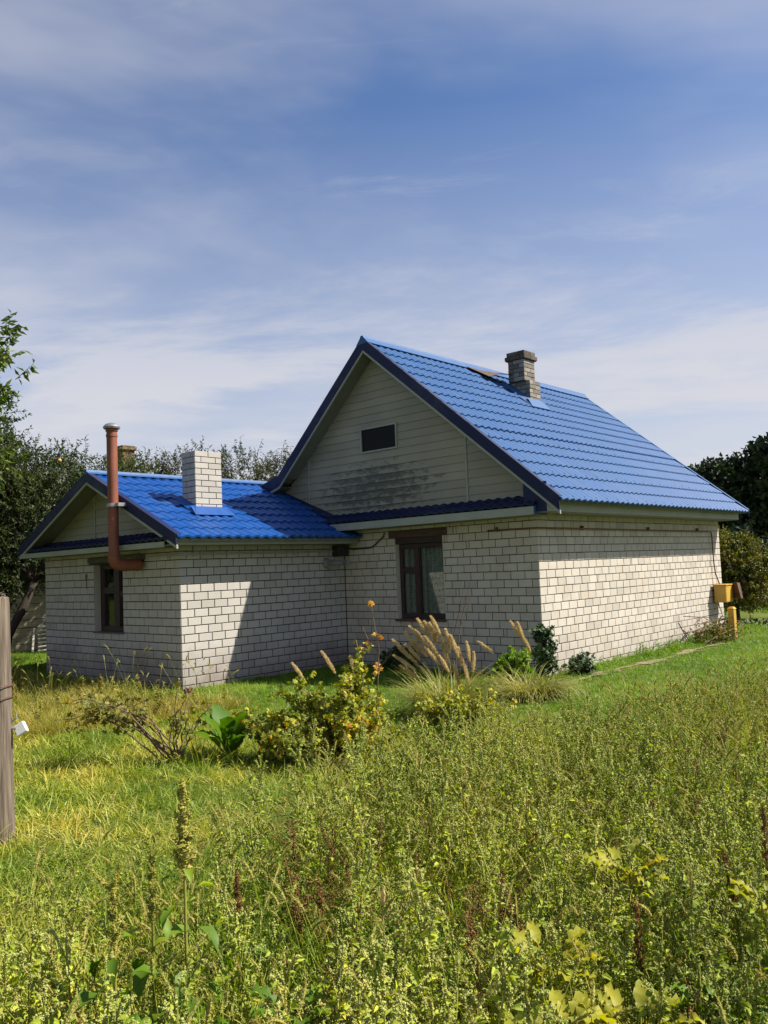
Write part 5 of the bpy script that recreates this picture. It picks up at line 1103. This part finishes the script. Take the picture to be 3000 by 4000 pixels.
# dark vine at the house corner, and dark plants under the window
st = [(RG.normal()*.035, RG.normal()*.04, RG.uniform(.45, .85), (.03, -.03, 0), 1.5) for _ in range(5)]
shrub('creeper', 'dark leaved creeper climbing the foot of the sunny wall corner', .22, -.30, st, 'leaf_dark', .045, 34, cat='plant', jitter=.04)
st = [(RG.normal()*.10, RG.normal()*.16, RG.uniform(.08, .24), (0, 0, 0), 1.2) for _ in range(7)]
shrub('nettle_clump', 'small dark weed at the wall foot right of the creeper', .35, .55, st, 'leaf_dark', .045, 30, cat='plant')
st = [(RG.normal()*.2, RG.normal()*.08, RG.uniform(.15, .4), (0, 0, 0), 2) for _ in range(10)]
shrub('nettle_clump', 'dark shaded weeds against the wall under the big window', -2.7, -.35, st, 'leaf_dark', .045, 26, cat='plant')
st = [(RG.normal()*.14, RG.normal()*.1, RG.uniform(.15, .42), (0, 0, 0), 2) for _ in range(10)]
shrub('nettle_clump', 'green leafy weed just left of the creeper at the corner', .1, -.95, st, 'lawn', .045, 30, cat='plant')
# heap of cut branches near the meter box
root = empty('brush_heap', (.42, 6.0, 0), 'grey green heap of cut brush against the far end of the sunny wall', 'brush heap'); mb = MB()
for k in range(60):
    c = Vector((RG.normal()*.16, RG.normal()*.35, abs(RG.normal())*.16+.04)); d = Vector(RG.normal(size=3)*np.array([.12, .3, .10])); mb.tube([tuple(c-d), tuple(c+Vector((0, 0, .02))), tuple(c+d)], [.012, .011, .006], 4)
ch(mb.build('branches', M['twig']), root); G = GB(['leaf_bush']); n = 1500; P = RG.normal(size=(n, 3))*np.array([.17, .36, .15]); P[:, 2] = np.abs(P[:, 2])+.03; V, T = leafcards(P, RG.normal(size=(n, 3)), np.full(n, .07), np.full(n, .03)); G.add(V, T); ch(obj('foliage', G.mesh('foliage')), root)
# ---- reed grass clumps with feathery plumes
def reedclump(label, x, y, nb, h, plumes, spread=.16, droop=(.8, 2.2)):
    root = empty('reed_grass', (x, y, 0), label, 'reed grass'); a = RG.uniform(0, 6.283, nb); r_ = spread*np.sqrt(RG.uniform(size=nb)); b = np.stack([np.cos(a)*r_, np.sin(a)*r_, np.full(nb, -.01)], -1)
    G = GB(['reed']); V, T, Q, _ = blades(b, a+RG.normal(size=nb)*.6, RG.uniform(.05, .55, nb), h*RG.uniform(.5, 1.2, nb), RG.uniform(.009, .016, nb), RG.uniform(*droop, nb), 6); G.add(V, T, Q); ch(obj('blades', G.mesh('blades')), root)
    for (px, py, pz) in plumes:
        g = GB(['reed', 'plume']); e = np.array([px-x, py-y, pz]); s = np.array([RG.normal()*.06, RG.normal()*.06, 0]); L_ = .25*RG.uniform(.85, 1.2); up = nrm(e-s+np.array([-.12, -.09, 0])*1.2)
        base = e-up*L_; p = curve_pts(s, base, (.03, .02, 0), 6); V, F = tubes(p[:-1], p[1:], .002, .0016); g.add(V, F, m=0)
        n = 650; t = RG.uniform(0, 1, n); w = .021*np.sin(np.clip(t*.95+.05, 0, 1)*math.pi)**.7+.002; rd = nrm(np.cross(RG.normal(size=(n, 3)), up))
        c = base+up*(t*L_)[:, None]+np.array([-.02, -.015, 0])*(t**2)[:, None]; D = nrm(up+rd*.55+RG.normal(size=(n, 3))*.15); V, F = leafcards(c+rd*(w*RG.uniform(0, .8, n))[:, None], D, .026*RG.uniform(.6, 1.3, n), np.full(n, .006)); g.add(V, F, m=1)
        ch(obj('plume', g.mesh('plume')), root)
    return root
pl = [(.37, -3.61, .98), (.42, -3.58, 1.05), (.49, -3.51, 1.13), (.55, -3.46, 1.10), (.60, -3.43, 1.08), (.66, -3.37, .98), (.74, -3.31, 1.0), (.79, -3.28, .93), (.31, -3.66, .80), (.28, -3.72, .72), (.40, -3.64, .84), (.46, -3.56, .88), (.70, -3.34, .82), (.85, -3.22, .78), (.88, -3.2, .66), (.80, -3.26, .58), (.34, -3.68, .6), (.92, -3.15, .84), (.44, -3.5, 1.0), (.52, -3.42, .92), (.58, -3.5, .80), (.25, -3.7, .9), (.64, -3.45, 1.16), (.98, -3.1, .72), (.72, -3.42, .70)]
reedclump('reed grass clump with many straw coloured plumes before the big window', .70, -3.30, 900, .78, pl, .30)
reedclump('drooping reed grass clump with three plumes beside the sunny corner', .82, -1.75, 1000, .66, [(.70, -1.87, .98), (.78, -1.83, .97), (.82, -1.80, .80), (.35, -2.12, .73)], .34, (1.2, 2.8))
reedclump('thin reed tuft with one leaning plume left of the currant bush', -.35, -4.45, 60, .45, [(-.58, -4.55, .68)], .08)
reedclump('thin reed tuft with two reddish plumes behind the currant bush', -.15, -4.2, 90, .5, [(-.35, -4.29, .80), (-.12, -4.05, .72)], .1)
root = empty('dry_stalk', (.03, -2.34, 0), 'tall bare dry forked stalk in front of the brick wall right of the window', 'dry stalk'); mb = MB()
mb.tube([(0, 0, 0), (.06, .04, .6), (.14, .10, 1.1), (.2, .14, 1.35), (.24, .17, 1.53)], [.008, .007, .005, .003, .0015], 5)
mb.tube([(.03, .02, .3), (.0, .0, .7), (.12, .08, 1.2), (.17, .12, 1.48)], [.006, .005, .003, .0015], 4); mb.tube([(.1, .07, .9), (.2, .16, 1.2), (.22, .19, 1.4)], [.004, .003, .0015], 4); mb.tube([(0, 0, 0), (.16, .1, .5), (.26, .2, .8)], [.005, .004, .0015], 4); mb.tube([(0, 0, 0), (-.1, -.08, .4), (-.14, -.13, .62)], [.005, .004, .0015], 4)
ch(mb.build('stem', M['twig']), root)

# ================================================================== things around
# wooden post with wires and a small square plate
px, py = .955, -8.60; post = empty('wooden_post', (px, py, 0), 'weathered round wooden post at the left edge', 'post')
mb = MB(); n = 28; zs = [-.1, .0, .2, .5, .8, 1.1, 1.4, 1.62, 1.655, 1.66]; rs = [.105, .102, .098, .094, .089, .084, .080, .077, .073, .065]
base = len(mb.v); 
for z, r_ in zip(zs, rs):
    for k in range(n):
        g = 2*math.pi*k/n; q = r_*(1+.025*math.sin(3*g+1)+.012*math.sin(7*g)+.006*math.sin(z*5+g*2)); cr = -.012 if k in (19, 20) else 0
        mb.v.append(((q+cr)*math.cos(g), (q+cr)*math.sin(g), z))
for i in range(len(zs)-1):
    for k in range(n): mb.f.append((i*n+k, i*n+(k+1) % n, (i+1)*n+(k+1) % n, (i+1)*n+k)); mb.m.append(0)
mb.f.append(tuple((len(zs)-1)*n+k for k in range(n))); mb.m.append(0)
M['post'] = mat_simple('grey_weathered_wood', (.20, .158, .115), .9, nscale=48, namt=.5, bump=1, bscale=70, stretch=(1, 1, .05), col2=(.07, .05, .036), detail=8)
ch(mb.build('shaft', M['post'], smooth=True, angle=50), post)
for z in (.98, 1.06): mb = MB(); mb.tube([(math.cos(a)*.1, math.sin(a)*.1, z+.006*math.sin(a)) for a in np.linspace(0, 6.283, 25)], .0035, 5); ch(mb.build('wire', M['rustpipe']), post)
for z, a in ((.58, -.75), (.33, -1.15)): mb = MB(); mb.tube([(math.cos(a)*.09, math.sin(a)*.09, z), (math.cos(a)*.11, math.sin(a)*.11, z)], [.009, .012], 8); ch(mb.build('bolt', M['galv']), post)
plate = empty('junction_box', (px+.085, py+.085, .78), 'small white square plastic box fixed on the right side of the wooden post', 'electrical box')
mb = MB(); mb.box((-.04, -.012, -.04), (.04, .018, .04)); q = mb.build('box', M['white'], plate, bevel=.006); q.rotation_euler = (R(-18), R(-32), R(45)); q.location = (.02, .02, -.02)
mb = MB(); mb.tube([(-.045, -.05, .0), (-.02, -.02, .03), (.0, 0, .055), (-.005, 0, .085)], .006, 6); mb.tube([(-.05, -.05, -.01), (0, 0, -.015)], .010, 8); ch(mb.build('bracket', M['grey_metal']), plate)
# pumpkin at the left edge
root = empty('pumpkin', (1.46, -8.98, .12), 'small orange pumpkin lying in weeds at the left edge', 'pumpkin'); mb = MB(); nn = 30; zz = np.linspace(-1, 1, 9)
for z in zz:
    for k in range(nn): g = 2*math.pi*k/nn; r_ = .075*math.sqrt(max(.02, 1-z*z))*(1+.06*abs(math.cos(g*5))); mb.v.append((r_*math.cos(g), r_*math.sin(g), z*.055))
for i in range(8):
    for k in range(nn): mb.f.append((i*nn+k, i*nn+(k+1) % nn, (i+1)*nn+(k+1) % nn, (i+1)*nn+k)); mb.m.append(0)
ch(mb.build('body', M['pumpkin'], smooth=True), root); mb = MB(); mb.tube([(0, 0, .05), (.01, 0, .08)], [.010, .007], 6); ch(mb.build('stalk', M['twig']), root)
# neighbour's house behind the trees: grey corrugated roof, mossy chimney
nb_ = empty('neighbour_house', (-18, 4, 0), 'neighbouring house with grey corrugated roof behind the trees', 'house'); NI = Matrix.Translation((18, -4, 0))
M['asb'] = mat_simple('grey_corrugated_roof', (.20, .185, .165), .95, nscale=2, namt=.5, bump=.2)
M['nwall'] = mat_simple('neighbour_wall', (.20, .16, .11), .9, nscale=2, namt=.3)
def nbp(o): o.parent = nb_; o.matrix_parent_inverse = NI; return o
us = np.linspace(0, 10, 420); pts = []
for (x, z) in ((-15.9, 4.78), (-12.6, 2.75)): pts.append(np.stack([np.full(420, x), -1.2+us, z+.03*np.sin(us/.15*6.283)], -1))
V = np.concatenate(pts); a = np.arange(419); nbp(obj('roof', npmesh('roof', V, [np.stack([a, a+420, a+421, a+1], -1)], M['asb'], True)))
V2 = V.copy(); V2[:, 0] = -15.9*2-V2[:, 0]; nbp(obj('roof', npmesh('roof', V2, [np.stack([a, a+1, a+421, a+420], -1)], M['asb'], True)))
mb = MB(); mb.extrude([(-18.6, -.8, 0), (-13.2, -.8, 0), (-13.2, -.8, 3.0), (-15.9, -.8, 4.65), (-18.6, -.8, 3.0)], (0, 9, 0)); nbp(mb.build('wall', M['nwall']))
M['moss'] = mat_simple('mossy_brick', (.17, .115, .05), .95, nscale=7, namt=.6, bump=.6, bscale=20)
mb = MB(); mb.box((-15.75, 2.02, 4.3), (-15.38, 2.42, 5.60)); mb.box((-15.81, 1.97, 5.60), (-15.32, 2.47, 5.67)); mb.box((-15.77, 2.0, 5.67), (-15.36, 2.44, 5.74)); c_ = nbp(mb.build('chimney', M['moss'], bevel=.012))
# plank shed and crate behind, at the left
shed = empty('plank_shed', (-13.8, -1.5, 0), 'shed of pale horizontal planks behind the pear tree', 'shed'); SI = Matrix.Translation((13.8, 1.5, 0))
M['plank'] = mat_simple('pale_old_planks', (.55, .47, .36), .9, nscale=3, namt=.5, bump=.5, stretch=(1, 1, 6))
A, B = np.array([-14.5, -3.3]), np.array([-13.0, .6]); d = (B-A)/np.linalg.norm(B-A); nx_ = np.array([d[1], -d[0]]); 
for k in range(9):
    z = .02+k*.20; mb = MB(); mb.beam((*A, z), (*B, z+RG.normal()*.008), (*(nx_*.025), 0), (0, 0, .188)); o = mb.build('plank', M['plank'], bevel=.004); o.parent = shed; o.matrix_parent_inverse = SI
mb = MB(); C1 = A-nx_*1.6; C2 = B-nx_*1.6; mb.hexa([(*A, 0), (*B, 0), (*C2, 0), (*C1, 0), (*(A), 1.82), (*(B), 1.82), (*C2, 2.1), (*C1, 2.1)]); o = mb.build('wall', M['wood_dark']); o.parent = shed; o.matrix_parent_inverse = SI
cr = empty('slatted_crate', (-13.25, -1.35, 0), 'pale slatted crate leaning against the plank shed', 'crate', rz=math.atan2(d[1], d[0]))
M['crate'] = mat_simple('bleached_wood', (.68, .64, .56), .85, nscale=6, namt=.3)
for sx in (-.27, .22): mb = MB(); mb.beam((sx, -.05, 0), (sx*.86, .12, .68), (.05, 0, 0), (0, .03, 0)); ch(mb.build('side_rail', M['crate']), cr)
for k in range(7): z = .06+.095*k; yy = -.05+.25*z; mb = MB(); mb.tube([(-.26, yy-.03, z), (0, yy-.07, z+.02), (.24, yy-.03, z)], .024, 6); ch(mb.build('slat', M['crate']), cr)
mb = MB(); mb.beam((-.42, -.12, 0), (-.36, .12, .62), (.05, 0, 0), (0, .03, 0)); o = mb.build('loose_board', M['crate'], bevel=.003); o.matrix_world = cr.matrix_basis @ Matrix.Identity(4); meta(o, 'loose pale board propped up left of the slatted crate', 'board')
# low wire fence beside the road
# overhead wires far behind
for (za, zb) in ((6.3, 6.2), (5.7, 5.65)):
    mb = MB(); mb.tube([(-60+10*k, 60-1.0*k, za+2.5*((k-6)/6)**2) for k in range(13)], .012, 4); meta(mb.build('power_line', M['black']), '%s thin overhead power line far behind the trees' % ('upper' if za > 6 else 'lower'), 'power line')
